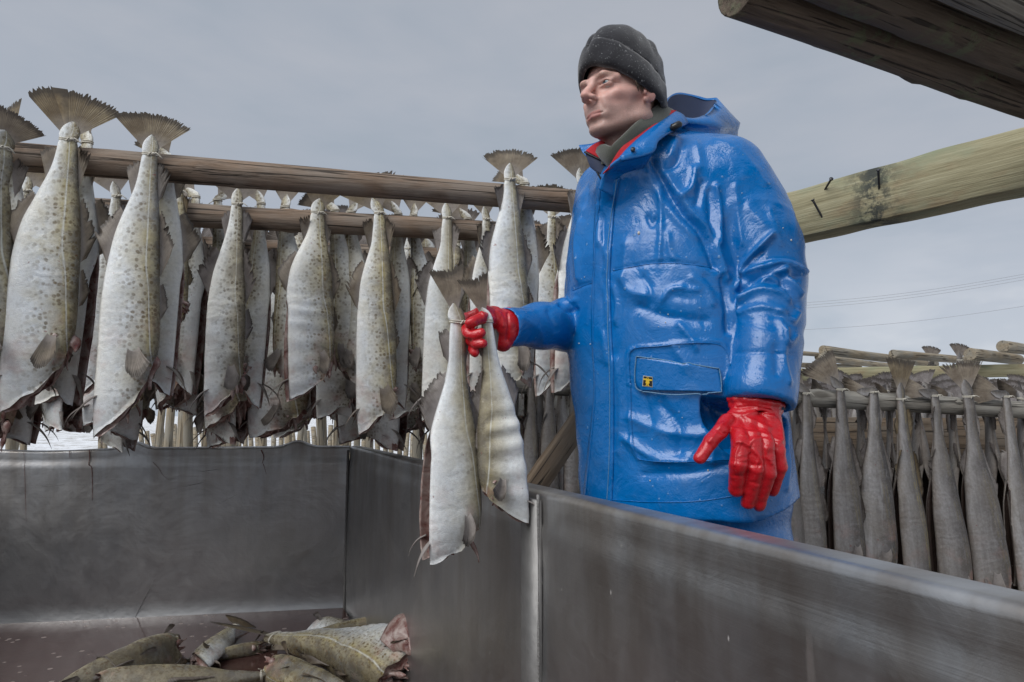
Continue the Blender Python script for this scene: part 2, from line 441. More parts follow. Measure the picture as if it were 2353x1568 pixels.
def plank_material():
    m, t = material('impregnated_plank')
    ob = t.n('TexCoord').outputs['Object']; rnd = t.n('ObjectInfo').outputs['Random']
    p = t.n('VectorMath', {0: ob, 1: t.n('CombineXYZ', {0: t.math('MULTIPLY', rnd, 9.0)}).outputs[0]}, operation='ADD').outputs[0]
    rg = t.noise(t.mapping(p, (1.1, 40, 95)), 1.0, 4, .6, .6)
    g2 = t.noise(t.mapping(p, (7, 160, 160)), 1.0, 4, .7)
    base = t.ramp(t.math('ADD', t.math('MULTIPLY', rg, .45), t.math('MULTIPLY', g2, .55)), [(.32, (.165, .145, .085)), (.5, (.275, .25, .155)), (.68, (.37, .345, .235))])
    pt = t.noise(t.mapping(p, (3, 7, 7)), 1.6, 4, .6)
    base = t.mix(t.ramp(pt, [(.5, 0.0), (.68, .6)]), base, (.19, .235, .16))
    base = t.mix(t.ramp(t.noise(t.mapping(p, (4, 9, 9), (5, 2, 1)), 1.5, 4, .6), [(.58, 0.0), (.72, .5)]), base, (.23, .15, .085))
    st = t.noise(t.mapping(p, (26, 30, 30)), 1.0, 5, .75)
    zone = vattr(t, 'stain')
    base = t.mix(t.math('MULTIPLY', zone, t.ramp(st, [(.42, 0.0), (.54, 1.0)])), base, (.045, .05, .045))
    t.out(t.pbsdf(base=base, rough=.78, normal=t.bump(t.math('ADD', rg, g2), .55, .0035), spec=.25))
    return m

def metal_material():
    m, t = material('worn_stainless_steel')
    ob = t.n('TexCoord').outputs['Object']
    uv = t.n('UVMap', uv_map='UVMap').outputs[0]
    s = t.n('SeparateXYZ', {0: uv}); v = s.outputs[1]                       # metres along, metres below the rim
    br = t.noise(t.mapping(uv, (2.5, 190, 1)), 1.0, 4, .7, .2)
    cl = t.noise(ob, 3.2, 4, .6, .6); c2 = t.noise(ob, 13, 5, .65, .7)
    streak = t.noise(t.mapping(uv, (9, 1.3, 1)), 1.0, 4, .6, .15)
    top = t.ramp(v, [(0.0, 1.0), (0.22, .55), (.6, .0)])
    base = t.mix(t.ramp(cl, [(.35, 0.0), (.65, 1.0)]), (.42, .42, .425), (.54, .535, .53))
    base = t.mix(t.math('MULTIPLY', t.ramp(streak, [(.42, 0.0), (.62, 1.0)]), t.math('MULTIPLY', top, .55)), base, (.25, .195, .145))
    rust = t.math('MULTIPLY', t.ramp(t.noise(t.mapping(uv, (30, 1.6, 1), (3, 0, 0)), 1.0, 3, .5), [(.68, 0.0), (.73, 1.0)]), t.ramp(v, [(.02, 1.0), (.12, .6), (.2, 0.0)]))
    base = t.mix(t.math('MULTIPLY', rust, .3), base, (.10, .022, .015))
    spk = t.n('TexVoronoi', {'Vector': t.mapping(uv, (34, 15, 1)), 'Scale': 1.0}, feature='F1')
    sp = t.math('MULTIPLY', t.ramp(spk.outputs[0], [(.035, 1.0), (.07, 0.0)]), t.math('GREATER_THAN', t.n('SeparateXYZ', {0: spk.outputs[1]}).outputs[0], .6))
    scr = t.ramp(t.noise(t.mapping(uv, (4, 420, 1), (1, 2, 0)), 1.0, 2, .5, .6), [(.66, 0.0), (.7, 1.0)])
    scr = t.math('MULTIPLY', scr, t.ramp(c2, [(.5, 0.0), (.62, .8)]))
    base = t.mix(t.math('MULTIPLY', scr, .5), base, (.5, .49, .47))
    sp = t.math('MULTIPLY', sp, t.math('GREATER_THAN', v, .05))
    metal = t.math('SUBTRACT', t.math('SUBTRACT', .94, t.math('MULTIPLY', sp, .9)), t.math('MULTIPLY', rust, .3), True)
    base = t.mix(t.math('MULTIPLY', sp, .75), base, (.36, .34, .32))
    rough = t.math('ADD', .20, t.math('ADD', t.math('MULTIPLY', br, .12), t.math('MULTIPLY', c2, .24)))
    h = t.math('ADD', t.math('MULTIPLY', br, .25), t.math('ADD', t.math('MULTIPLY', c2, 1.0), t.math('MULTIPLY', cl, 5.0)))
    t.out(t.pbsdf(base=base, rough=rough, metal=metal, normal=t.bump(h, .16, .006)))
    return m

def plain(name, col, rough=.6, metal=0.0, scale=40, var=.25, bump=.3, dist=.002, coat=0.0, spec=.5, sss=0.0):
    m, t = material(name)
    ob = t.n('TexCoord').outputs['Object']
    n1 = t.noise(ob, scale, 4, .6)
    base = t.mix(n1, tuple(c * (1 - var) for c in col), tuple(min(1, c * (1 + var)) for c in col))
    t.out(t.pbsdf(base=base, rough=rough, metal=metal, normal=t.bump(n1, bump, dist), coat=coat, spec=spec, sss=sss))
    return m

def jacket_material():
    m, t = material('blue_oilskin')
    ob = t.n('TexCoord').outputs['Object']
    n0 = t.noise(ob, 5, 3, .5); n1 = t.noise(ob, 34, 5, .62, .8); n2 = t.noise(ob, 230, 3, .6); n3 = t.noise(ob, 13, 4, .6, 1.0)
    base = t.mix(n0, (.0, .105, .35), (.001, .14, .43))
    # scuffs, dried scales and splashes
    sp = t.n('TexVoronoi', {'Vector': ob, 'Scale': 42.0}, feature='F1')
    sel = t.math('GREATER_THAN', t.n('SeparateXYZ', {0: sp.outputs[1]}).outputs[0], .90)
    dot = t.math('MULTIPLY', t.ramp(sp.outputs[0], [(.10, 1.0), (.17, 0.0)]), sel)
    sp2 = t.n('TexVoronoi', {'Vector': ob, 'Scale': 95.0}, feature='F1')
    sel2 = t.math('GREATER_THAN', t.n('SeparateXYZ', {0: sp2.outputs[1]}).outputs[1], .93)
    dot = t.math('MAXIMUM', dot, t.math('MULTIPLY', t.ramp(sp2.outputs[0], [(.14, .8), (.24, 0.0)]), sel2))
    base = t.mix(t.math('MULTIPLY', dot, .35), base, (.22, .33, .42))
    haze = t.math('MULTIPLY', t.ramp(n3, [(.5, 0.0), (.7, 1.0)]), t.ramp(n1, [(.4, .2), (.65, 1.0)]))
    base = t.mix(t.math('MULTIPLY', haze, .16), base, (.16, .24, .36))
    rough = t.math('ADD', t.ramp(n3, [(.38, .08), (.62, .26)]), t.math('ADD', t.math('MULTIPLY', n1, .08), t.math('MULTIPLY', dot, .3)))
    h = t.math('ADD', t.math('MULTIPLY', n1, .55), t.math('ADD', t.math('MULTIPLY', n2, .10), t.math('MULTIPLY', n3, 1.1)))
    h = t.math('ADD', h, t.math('MULTIPLY', dot, .25))
    t.out(t.pbsdf(base=base, rough=rough, normal=t.bump(h, .36, .009), spec=.55))
    return m

def glove_material():
    m, t = material('red_rubber')
    ob = t.n('TexCoord').outputs['Object']
    n1 = t.noise(ob, 60, 4, .6, .5); n2 = t.noise(ob, 320, 3); n3 = t.noise(ob, 22, 3)
    base = t.mix(n3, (.36, .004, .010), (.56, .014, .022))
    base = t.mix(t.ramp(n2, [(.64, 0.0), (.76, .5)]), base, (.5, .2, .2))
    base = t.mix(t.ramp(n1, [(.66, 0.0), (.76, .6)]), base, (.15, .015, .012))
    t.out(t.pbsdf(base=base, rough=t.math('ADD', .17, t.math('MULTIPLY', n1, .22)), normal=t.bump(t.math('ADD', n1, t.math('MULTIPLY', n2, .25)), .5, .004), spec=.55))
    return m

def face_material():
    m, t = material('weathered_skin')
    ob = t.n('TexCoord').outputs['Object']
    n1 = t.noise(ob, 90, 4, .6); n2 = t.noise(ob, 700, 2)
    lip, stub, red, brow = (vattr(t, k) for k in ('lip', 'stubble', 'flush', 'brow'))
    base = t.mix(n1, (.50, .285, .24), (.64, .405, .35))
    base = t.mix(t.math('MULTIPLY', red, .9), base, (.52, .21, .18))
    sn = t.ramp(n2, [(.4, .5), (.6, 1.0)])
    base = t.mix(t.math('MULTIPLY', stub, t.math('MULTIPLY', sn, .58)), base, (.15, .115, .10))
    base = t.mix(t.math('MULTIPLY', lip, .9), base, (.33, .105, .095))
    base = t.mix(t.math('MULTIPLY', brow, t.math('MULTIPLY', sn, .75)), base, (.13, .075, .045))
    b = t.pbsdf(base=base, rough=.46, normal=t.bump(t.math('ADD', n1, t.math('MULTIPLY', n2, .5)), .25, .0015), spec=.4, sss=.12)
    b.inputs['Subsurface Radius'].default_value = (.008, .003, .002)
    t.out(b)
    return m

def fleece_material(name, col, fleck):
    m, t = material(name)
    ob = t.n('TexCoord').outputs['Object']
    n1 = t.noise(ob, 420, 3, .7); n2 = t.noise(ob, 60, 4)
    base = t.mix(n1, tuple(c * .45 for c in col), tuple(c * 1.7 for c in col))
    if fleck:
        f = t.math('MULTIPLY', t.ramp(t.noise(ob, 270, 2), [(.63, 0.0), (.70, 1.0)]), t.ramp(n2, [(.42, .15), (.6, 1.0)]))
        base = t.mix(t.math('MULTIPLY', f, .75), base, (.42, .43, .44))
    t.out(t.pbsdf(base=base, rough=.95, normal=t.bump(n1, .4, .002), spec=.12, sheen=.35))
    return m

def snow_material():
    m, t = material('snowy_ground')
    ob = t.n('TexCoord').outputs['Object']
    n1 = t.noise(ob, 1.2, 6, .65, .4); n2 = t.noise(ob, 9, 5, .7)
    base = t.mix(t.ramp(t.math('ADD', t.math('MULTIPLY', n1, .6), t.math('MULTIPLY', n2, .4)), [(.40, 0.0), (.52, 1.0)]), (.22, .19, .15), (.80, .82, .85))
    ge = t.n('VectorMath', {0: ob}, operation='LENGTH').outputs['Value']
    low_bounce = t.mix(n2, (.10, .085, .07), (.30, .28, .26))  # near ground, mostly out of view, browned to weaken light bounced upward
    base = t.mix(t.ramp(t.math('MULTIPLY', t.math('ADD', ge, t.math('MULTIPLY', n1, 3.0)), .1), [(.55, 1.0), (.85, 0.0)]), base, low_bounce)
    t.out(t.pbsdf(base=base, rough=.8, normal=t.bump(n2, .6, .05)))
    return m

def water_material():
    m, t = material('bloody_water')
    ob = t.n('TexCoord').outputs['Object']
    n1 = t.noise(ob, 9, 4, .6, .5); n2 = t.noise(ob, 60, 3)
    v = t.n('TexVoronoi', {'Vector': ob, 'Scale': 22.0}, feature='F1')
    foam = t.math('MULTIPLY', t.ramp(v.outputs[0], [(.16, 1.0), (.26, 0.0)]), t.math('GREATER_THAN', t.n('SeparateXYZ', {0: v.outputs[1]}).outputs[0], .66))
    base = t.mix(n1, (.050, .026, .023), (.085, .046, .040))
    base = t.mix(t.math('MULTIPLY', foam, .6), base, (.42, .36, .33))
    t.out(t.pbsdf(base=base, rough=t.math('ADD', .09, t.math('MULTIPLY', foam, .4)), normal=t.bump(t.math('ADD', n1, t.math('MULTIPLY', n2, .1)), .12, .01), spec=.25))
    return m

M_SKIN, M_FLESH, M_FIN = skin_material(), flesh_material(), fin_material()
M_POLE = wood_log_material('weathered_pole', (.085, .057, .039), (.29, .205, .145), (.235, .195, .16))
M_GREYPOLE = wood_log_material('grey_split_pole', (.14, .125, .105), (.33, .31, .27), (.27, .26, .235))
M_DARKLOG = wood_log_material('dark_bark_log', (.055, .042, .031), (.19, .145, .11), (.125, .10, .08), .9)
M_PALELOG = wood_log_material('pale_pole', (.17, .135, .09), (.36, .30, .215), (.25, .235, .20))
M_OLDBOARD = wood_log_material('old_board', (.085, .06, .042), (.20, .15, .105), (.15, .125, .10))
M_PLANK, M_METAL = plank_material(), metal_material()
M_WELD = plain('weld_bead', (.22, .215, .21), .6, .5, 160, .4, .9, .004)
M_PLATE = plain('joint_plate_steel', (.26, .255, .25), .62, .8, 30, .3, .5, .004)
M_BLOOD = plain('dried_blood', (.17, .055, .04), .4, 0, 60, .5)
M_STRING = plain('twine', (.52, .49, .42), .8, 0, 300, .3, .8, .001)
M_NAIL = plain('rusty_nail', (.07, .07, .075), .45, .8, 120, .4)
M_JACKET, M_GLOVE, M_FACE = jacket_material(), glove_material(), face_material()
M_DARKBLUE = plain('navy_lining', (.012, .022, .06), .7, 0, 200, .3)
M_RED = plain('red_fleece', (.42, .012, .02), .85, 0, 400, .35, .8, .002)
M_HAT = fleece_material('black_fleece', (.022, .022, .026), True)
M_GAITER = fleece_material('olive_fleece', (.062, .066, .055), False)
M_EYEW = plain('eye_white', (.40, .37, .355), .2, 0, 80, .08, 0, 0)
M_IRIS = plain('blue_grey_iris', (.12, .16, .19), .12, 0, 300, .3, 0, 0)
M_BLACK = plain('black_rubber', (.012, .012, .013), .35, 0, 90, .3)
M_YELLOW = plain('yellow_badge', (.62, .42, .03), .35, 0, 90, .08, 0, 0)
M_CREAM = plain('badge_border', (.55, .50, .36), .4, 0, 90, .08, 0, 0)
M_HAIR = fleece_material('short_brown_hair', (.07, .045, .03), False)
M_SNOW, M_WATER = snow_material(), water_material()
M_WIRE = plain('grey_cable', (.27, .28, .30), .6, 0, 5, .1, 0, 0)
M_WORN = plain('worn_pale_blue_edge', (.10, .22, .36), .5, 0, 260, .7, .8, .002)
M_SCALE = plain('dried_fish_scale', (.55, .52, .47), .4, 0, 90, .2)

# ------------------------------------------------------------------ setting: snowy ground
n = 60
gx, gy = np.meshgrid(np.linspace(-1, 1, n), np.linspace(-1, 1, n))
gx = np.sign(gx) * np.abs(gx) ** 3 * 900; gy = np.sign(gy) * np.abs(gy) ** 3 * 900
gz = .04 * waves(np.stack([gx, gy, 0 * gx], -1), 3, .9) * np.exp(-np.hypot(gx, gy) / 60) - .06
o = link('ground', mesh('ground', np.stack([gx, gy, gz], -1).reshape(-1, 3), grid_faces(n, n), M_SNOW))
tag(o, None, None, kind='structure')

# ------------------------------------------------------------------ steel tub
DROP = .155; RIM = CAM[2] - DROP; FLOOR = .03
def rimpt(px, py):
    p = PZ(px, py, RIM); return p
Bc = rimpt(803, 1025)                       # back corner
Bl = rimpt(0, 1031); Bl = Bc + (Bl - Bc) * 1.35
Rt = rimpt(2353, 1395)
rd = (Rt - Bc); Nr = Bc + rd * 1.35
Nl = Nr + (Bl - Bc)
tub = thing('fish_tub', 'large open stainless steel tub with rolled rims, smeared and streaked, in the foreground', 'tub', tuple(Bc[:2]) + (0,))
def tub_wall(A, B, nrm, bumps, seed, nseg=150):
    """profile swept from A to B: floor -> inner face -> rolled lip -> outer face; nrm points inside"""
    A = np.array(A); B = np.array(B); L = np.linalg.norm(B - A); d = (B - A) / L
    H = RIM - FLOOR
    prof = [(-.004, -H, H + .05)]                              # (inward offset, z, v)
    prof += [(.025, -H, H + .02), (.0, -H + .045, H - .045)]
    for z in np.linspace(-H + .12, -.10, 9): prof.append((0.0, z, -z))
    prof += [(0.0, -.075, .075), (-.0035, -.062, .062), (-.0035, -.04, .04)]     # pressed line under the rim
    for a in np.linspace(0, 90, 7):                             # folded over into a flat flange
        prof.append((-.0165 + .013 * math.cos(R(a)), -.014 + .014 * math.sin(R(a)), .014 - a / 9000))
    prof += [(-.03, .0005, -.004), (-.052, -.001, -.01)]
    for a in np.linspace(80, -20, 5): prof.append((-.056 - .006 * math.cos(R(a)), -.008 + .007 * math.sin(R(a)), -.012))
    prof += [(-.060, -.03, .03), (-.055, -.03, .03), (-.02, -.04, .1), (-.02, -H, H)]
    prof = np.array(prof)
    t = np.linspace(0, 1, nseg)
    V = []; UVs = []
    for k in t:
        s = k * L
        dz = sum(a * math.exp(-((s - c) / wd) ** 2) for c, wd, a in bumps)
        row = A + d * s + np.outer(prof[:, 0], nrm)
        lip = sm(-.09, -.03, prof[:, 1])
        row[:, 2] = RIM + prof[:, 1] + dz * lip
        V.append(row); UVs.append(np.stack([np.full(len(prof), s), prof[:, 2]], 1))
    V = np.array(V); U = np.array(UVs).reshape(-1, 2)
    mid = np.clip((RIM - V[..., 2]) / H, 0, 1)
    wob = waves(V.reshape(-1, 3), seed, 3.2).reshape(mid.shape) * .009 * np.sin(np.pi * np.clip(mid, 0, 1))
    V += wob[..., None] * nrm
    return V.reshape(-1, 3), grid_faces(nseg, len(prof)), U
def inward(A, B, C):
    d = np.array(B) - np.array(A); nn = np.array([-d[1], d[0], 0]); nn /= np.linalg.norm(nn)
    return nn if nn @ (np.array(C) - np.array(A)) > 0 else -nn
cen = (Bc + Bl + Nr + Nl) / 4
def along(px, py): return np.linalg.norm(rimpt(px, py) - Bl)
bb = [(along(310, 1028), .055, .030), (along(682, 1026), .06, .030), (along(130, 1028), .25, -.012)]
nb_ = inward(Bl, Bc, cen); nr_ = inward(Bc, Nr, cen)
for nm, A, B, bumps, sd in (('back_wall', Bl, Bc, bb, 5), ('side_wall', Bc, Nr, [], 9), ('front_wall', Nr, Nl, [], 4), ('end_wall', Nl, Bl, [], 6)):
    V, F, U = tub_wall(A, B, inward(A, B, cen), bumps, sd)
    part(nm, V, F, M_METAL, tub, uv=U)
fz = FLOOR - .006
V, F = box(((0, 0, 0)), (1, 1, 1))
Vf = np.array([[*p[:2], z] for z in (fz - .01, fz) for p in (Bl, Bc, Nr, Nl)])
part('floor_panel', Vf, [(3, 2, 1, 0), (4, 5, 6, 7), (0, 1, 5, 4), (1, 2, 6, 5), (2, 3, 7, 6), (3, 0, 4, 7)], M_METAL, tub, smooth=False)
# corner weld + the upright joint in the side wall
rs = np.random.RandomState(2)
zz = np.linspace(RIM - .02, FLOOR, 70)
wp = np.stack([Bc[0] + .006 * nb_[0] + .006 * nr_[0] + 0 * zz, Bc[1] + .006 * (nb_[1] + nr_[1]) + 0 * zz, zz], 1)
part('weld_seam', *tube(wp, .0055 + .0022 * rs.rand(70), 8), M_WELD, tub)
def sidept(px, py, zoff=0, into=0.0):
    """point on the side wall's inner face seen at px,py"""
    d = ray(px, py); t = ((Bc - CAM) @ nr_ + into) / (d @ nr_); return CAM + d * t
p1, p2 = sidept(1207, 1300), sidept(1243, 1300)
dj = (p2 - p1); dj[2] = 0
def strip_up(a, wv, nrm, z0, z1, th):
    V = np.array([a + s * wv + k * nrm * th + np.array([0, 0, z - a[2]]) for z in (z0, z1) for s, k in ((0, -.2), (0, 1), (1, 1), (1, -.2))])
    return V, np.array([(0, 1, 5, 4), (1, 2, 6, 5), (2, 3, 7, 6), (3, 0, 4, 7), (4, 5, 6, 7), (3, 2, 1, 0)])
V, F = strip_up(p1, dj, nr_, FLOOR, RIM - .018, .010)
part('joint_plate', V, F, M_PLATE, tub, smooth=False)
for q in (0.0, 1.0):
    zz = np.linspace(RIM - .006, FLOOR, 60); b = p1 + q * dj + nr_ * .006
    part('weld_seam', *tube(np.stack([b[0] + 0 * zz, b[1] + 0 * zz, zz], 1), np.clip(.0016 + .0016 * np.sin(zz * 23 + q) + .0008 * rs.rand(60), .0008, 1), 8), M_WELD, tub)
# blood runs and scratches on the back wall
def backpt(px, py, off=.002):
    d = ray(px, py); q_ = Bc + nb_ * off; return CAM + d * (((q_ - CAM) @ nb_) / (d @ nb_))
for pts, w0 in (([(205, 1034), (206, 1052), (204, 1068), (211, 1080), (212, 1150)], .0045), ([(160, 1036), (160, 1052)], .003), ([(600, 1034), (606, 1050), (602, 1066)], .005), ([(351, 1062), (366, 1078), (374, 1092), (390, 1104)], .0045), ([(605, 1066), (612, 1090)], .0025), ([(55, 1040), (58, 1130), (60, 1200)], .0015)):
    c = curve([backpt(*p) for p in pts], 30); k_ = np.arange(30)
    part('blood_run', *tube(c, .7 * w0 * (.55 + .45 * np.sin(k_ * 1.7) ** 2) * np.linspace(1, .35, 30), 6, .25), M_BLOOD, tub)
for pts in ([(658, 1055), (652, 1130), (628, 1190), (600, 1260), (572, 1310)], [(420, 1120), (470, 1108)], [(500, 1160), (560, 1128)], [(300, 1440), (330, 1380), (357, 1330)], [(80, 1120), (150, 1114)], [(455, 1085), (508, 1078)]):
    c = curve([backpt(*p, .0005) for p in pts], 24)
    part('scratch', *tube(c, .0011 * np.sin(np.linspace(.2, 2.9, 24)), 5), M_WELD, tub)
# bloody water standing in the tub
WZ = FLOOR + .055
n = 40
q = np.linspace(0.004, .996, n)
ins = .97
Wv = np.array([[(Bl + (Bc - Bl) * a) * (1 - b) + (Nl + (Nr - Nl) * a) * b for a in q] for b in q]).reshape(-1, 3)
Wv = cen + (Wv - cen) * .992; Wv[:, 2] = WZ
o = link('water', mesh('water', Wv, grid_faces(n, n), M_WATER)); tag(o, None, None, kind='structure')

# ------------------------------------------------------------------ timber
def log(name, p0, p1, r, mat, label, cat, seed, group=None, taper=.94, n=46, ns=22, wob=.004, knots=5):
    """log along local X, rough and slightly crooked"""
    p0 = np.array(p0, float); p1 = np.array(p1, float); L = np.linalg.norm(p1 - p0)
    x = np.linspace(0, L, n); a = np.linspace(0, 2 * np.pi, ns, endpoint=False)
    X, A = np.meshgrid(x, a, indexing='ij')
    base = np.stack([X, np.cos(A) * r, np.sin(A) * r], -1)
    rr = r * (1 + (taper - 1) * X / L) + waves(base * [.5, 1, 1], seed, 22) * .022 * r + waves(base * [.35, 1, 1], seed + 1, 90) * .014 * r
    rs = np.random.RandomState(seed)
    for k in range(knots):
        xc, ac = rs.rand() * L, rs.rand() * 6.28
        rr += .13 * r * np.exp(-((X - xc) / (r * .45)) ** 2 - (np.angle(np.exp(1j * (A - ac))) / .45) ** 2)
    V = np.stack([X, np.cos(A) * rr + wob * np.sin(X * 3 + seed), np.sin(A) * rr + wob * np.cos(X * 2.3 + seed)], -1)
    rows = [np.repeat(V[:1].mean(1, keepdims=True), ns, 1), V[:1] * [1, .93, .93], V, V[-1:] * [1, .93, .93] + [.002, 0, 0], np.repeat(V[-1:].mean(1, keepdims=True) + [.002, 0, 0], ns, 1)]
    V = np.concatenate(rows)
    o = link(name, mesh(name, V.reshape(-1, 3), grid_faces(len(V), ns, True)[:, ::-1], mat))
    d = Vector((p1 - p0) / L); o.rotation_euler = d.to_track_quat('X', 'Z').to_euler(); o.location = p0
    return tag(o, label, cat, group)

def plank(name, p0, p1, w, th, label, cat, seed, stain=None, group=None, roll=0.0, mat=None):
    """plank along local X, width along local Z, slightly worn edges"""
    p0 = np.array(p0, float); p1 = np.array(p1, float); L = np.linalg.norm(p1 - p0); n = 60; c = .0015
    sec = np.array([(-th / 2 + c, -w / 2), (th / 2 - c, -w / 2), (th / 2, -w / 2 + c), (th / 2, 0), (th / 2, w / 2 - c), (th / 2 - c, w / 2), (-th / 2 + c, w / 2), (-th / 2, w / 2 - c), (-th / 2, 0), (-th / 2, -w / 2 + c)])
    x = np.linspace(0, L, n); V = np.zeros((n, len(sec), 3)); V[..., 0] = x[:, None]; V[..., 1:] = sec
    V[..., 1:] += (waves(V.reshape(-1, 3), seed, 40).reshape(n, -1) * .0012)[..., None] * np.sign(sec)
    V = np.concatenate([np.repeat(V[:1].mean(1, keepdims=True), len(sec), 1), V, np.repeat(V[-1:].mean(1, keepdims=True), len(sec), 1)])
    st = np.zeros(V.shape[:2])
    if stain: st = np.exp(-((V[..., 0] - stain[0]) / stain[1]) ** 2)
    o = link(name, mesh(name, V.reshape(-1, 3), grid_faces(len(V), len(sec), True)[:, ::-1], mat or M_PLANK, vcol={'stain': st.ravel()}, smooth=False))
    d = Vector((p1 - p0) / L); q = d.to_track_quat('X', 'Z').to_matrix() @ Matrix.Rotation(roll, 3, 'X')
    o.rotation_euler = q.to_euler(); o.location = p0
    return tag(o, label, cat, group)

# rack on the left: level poles one behind the other
POLE_Z = PW(0, 361, 1.6)[2]
def ext(a, b, k0, k1): return a + (b - a) * k0, a + (b - a) * k1
P1 = ext(PZ(0, 361, POLE_Z), PZ(1290, 459, POLE_Z), -.25, 1.12)
P2 = ext(PZ(0, 467, POLE_Z), PZ(1240, 541, POLE_Z), -.25, 1.2)
dp = (P2[0] - P1[0]); dp2 = (P2[1] - P1[1])
POLES = [P1, P2] + [(P2[0] + dp * k + [-.3 * k, .0, 0], P2[1] + dp2 * k * .95 + [.1 * k, 0, 0]) for k in (1, 2, 3, 4)]
plab = ['front brown pole of the left rack, top pole carrying the two biggest cod', 'second dark grey pole behind and just below the front pole of the left rack',
        'third pole of the left rack, glimpsed below the second pole', 'fourth pole of the left rack, deep behind the hanging cod',
        'fifth pole of the left rack, deep in the shade', 'rearmost pole of the left rack']
for k, (a, b) in enumerate(POLES):
    log('drying_pole', a, b, .036 if k == 0 else .037, M_POLE, plab[k], 'pole', 11 + k * 3, 'poles of the left drying rack', n=90)

# light cross beam at the right carrying the poles
A = PW(1700, 532, 2.25); B = PW(2353, 375, 1.615)
A2, B2 = ext(A, B, -.05, 1.35)
A2[2] = B2[2] = (A[2] + B[2]) / 2
beam = plank('cross_beam', A2, B2, .148, .09, 'pale yellow-green wooden cross beam behind the man with bent nails and a dark stain', 'beam', 7, stain=(.50, .06))
def face_of(px, py, off=0.0):
    """point on the camera-side face of the beam"""
    d = np.array((B2 - A2)); d /= np.linalg.norm(d); nn = np.array([-d[1], d[0], 0]); nn = nn if nn @ (CAM - A2) > 0 else -nn
    q = A2 + nn * .045; r_ = ray(px, py); return CAM + r_ * (((q - CAM) @ nn) / (r_ @ nn)) + nn * off
for (a, b) in (((1893, 437), (1922, 417)), ((1890, 503), (1880, 465)), ((2019, 437), (2030, 397))):
    pa, pb = face_of(*a, -.004), face_of(*b, .03)
    nv, nf = tube(np.linspace(pa, pb, 8), np.linspace(.0028, .0034, 8), 8)
    hv, hf = tube([pb, pb + (pb - pa) * .04], .006, 8)
    part('nail', *join([(nv, nf), (hv, hf)]), M_NAIL, beam)

# dark logs overhead at the upper right
LZ = POLE_Z + .05
a0, a1 = PZ(1692, -20, LZ), PZ(2353, 216, LZ)
dirl = a1 - a0
perp = np.array([dirl[1], -dirl[0], 0]); perp /= np.linalg.norm(perp)
if perp[1] > 0: perp = -perp
for k, (s0, rr, mat, lab) in enumerate(((.0, .043, M_DARKLOG, 'dark mossy log overhead at upper right, the outermost one against the sky'),
                                     (-.12, .043, M_DARKLOG, 'dark brown middle log of the three overhead at upper right'),
                                     (-.2, .05, M_GREYPOLE, 'pale grey log overhead in the upper right corner'))):
    a = a0 + dirl * s0 + perp * .089 * k + [0, 0, [0, .006, .02][k]]
    log('overhead_log', a, a + dirl * 1.9, rr, mat, lab, 'log', 50 + k, 'logs lying overhead', n=70, wob=.006, knots=9)

# rack on the right
G1 = ext(PW(1830, 915, 2.62), PW(2353, 944, 2.75), -1.45, 1.25)
log('drying_pole', *G1, .036, M_GREYPOLE, 'grey cracked pole at right carrying the half-dried grey fish', 'pole', 71, 'poles of the right drying rack', n=110, knots=12)
plank('rack_board', PW(1150, 1005, 3.02), PW(2420, 1012, 3.02), .19, .04, 'wide weathered board behind the grey fish at right', 'board', 73, mat=M_OLDBOARD, group='boards of the right rack')
plank('rack_board', PW(1830, 862, 4.55), PW(2420, 850, 4.6), .085, .04, 'pale board of the far rack at right, under the ends of the logs', 'board', 74, group='boards of the right rack')
plank('diagonal_brace', PW(1205, 1150, 2.0), PW(1352, 940, 2.1), .065, .03, 'brown diagonal brace board between the held fish and the blue jacket', 'brace', 75, mat=M_OLDBOARD)
far = [((1892, 804), 4.9, (2150, 838), 5.9, .034, 'pale cut log on the far rack, long one nearest the jacket'), ((2052, 812), 4.8, (2245, 832), 5.6, .031, 'cut log on the far rack behind the brown tail fin'),
       ((2228, 813), 4.4, (2340, 828), 4.9, .04, 'thick cut log on the far rack with a greenish end'), ((2303, 797), 4.4, (2420, 814), 5.0, .039, 'highest cut log on the far rack at the right edge'),
       ((1826, 812), 5.6, (1895, 817), 5.9, .02, 'thin orange-brown pole beside the blue sleeve'), ((1880, 822), 5.8, (2060, 843), 6.8, .03, 'orange-brown pole just below the long pale log'),
       ((1815, 838), 5.6, (1975, 842), 6.4, .022, 'lowest greenish pole on the far rack beside the sleeve')]
for k, (p, d0, q, d1, rr, lab) in enumerate(far):
    log('far_pole', PW(*p, d0), PW(*q, d1), rr, M_PALELOG, lab, 'pole', 90 + k, 'cut poles on the far rack', n=24)
plank('rack_post', PW(1960, 1250, 4.7), PW(1960, 870, 4.7), .1, .06, 'upright post of the far rack at right', 'post', 78)

# legs and far posts glimpsed under the hanging fish
rs = np.random.RandomState(8)
k = 0
xs = [8, 45, 68] + list(rs.uniform(355, 470, 10)) + list(rs.uniform(480, 1340, 34))
for x in xs:
    dpt = rs.uniform(4.6, 8.0); lean = rs.uniform(-.12, .12)
    b = PW(x, 1010, dpt); b[2] = -.1; tp = b + np.array([lean, rs.uniform(-.2, .2), 1.62])
    log('rack_post', b, tp, rs.uniform(.024, .042), M_PALELOG, 'slender pale post in the row of rack legs seen under the hanging cod', 'post', 130 + k, 'rack legs under the hanging fish', n=14, ns=12, knots=2); k += 1
fv = []
for x in np.linspace(-9, 4.5, 90):
    fv.append(tube([(x, 15 + rs.rand() * .3, -.1), (x + rs.uniform(-.05, .05), 15, .62 + rs.rand() * .22)], .055, 6))
o = link('paling_fence', mesh('paling_fence', *join(fv), M_PALELOG))
tag(o, 'low weathered paling fence far across the snow, seen under the leftmost cod', 'fence')

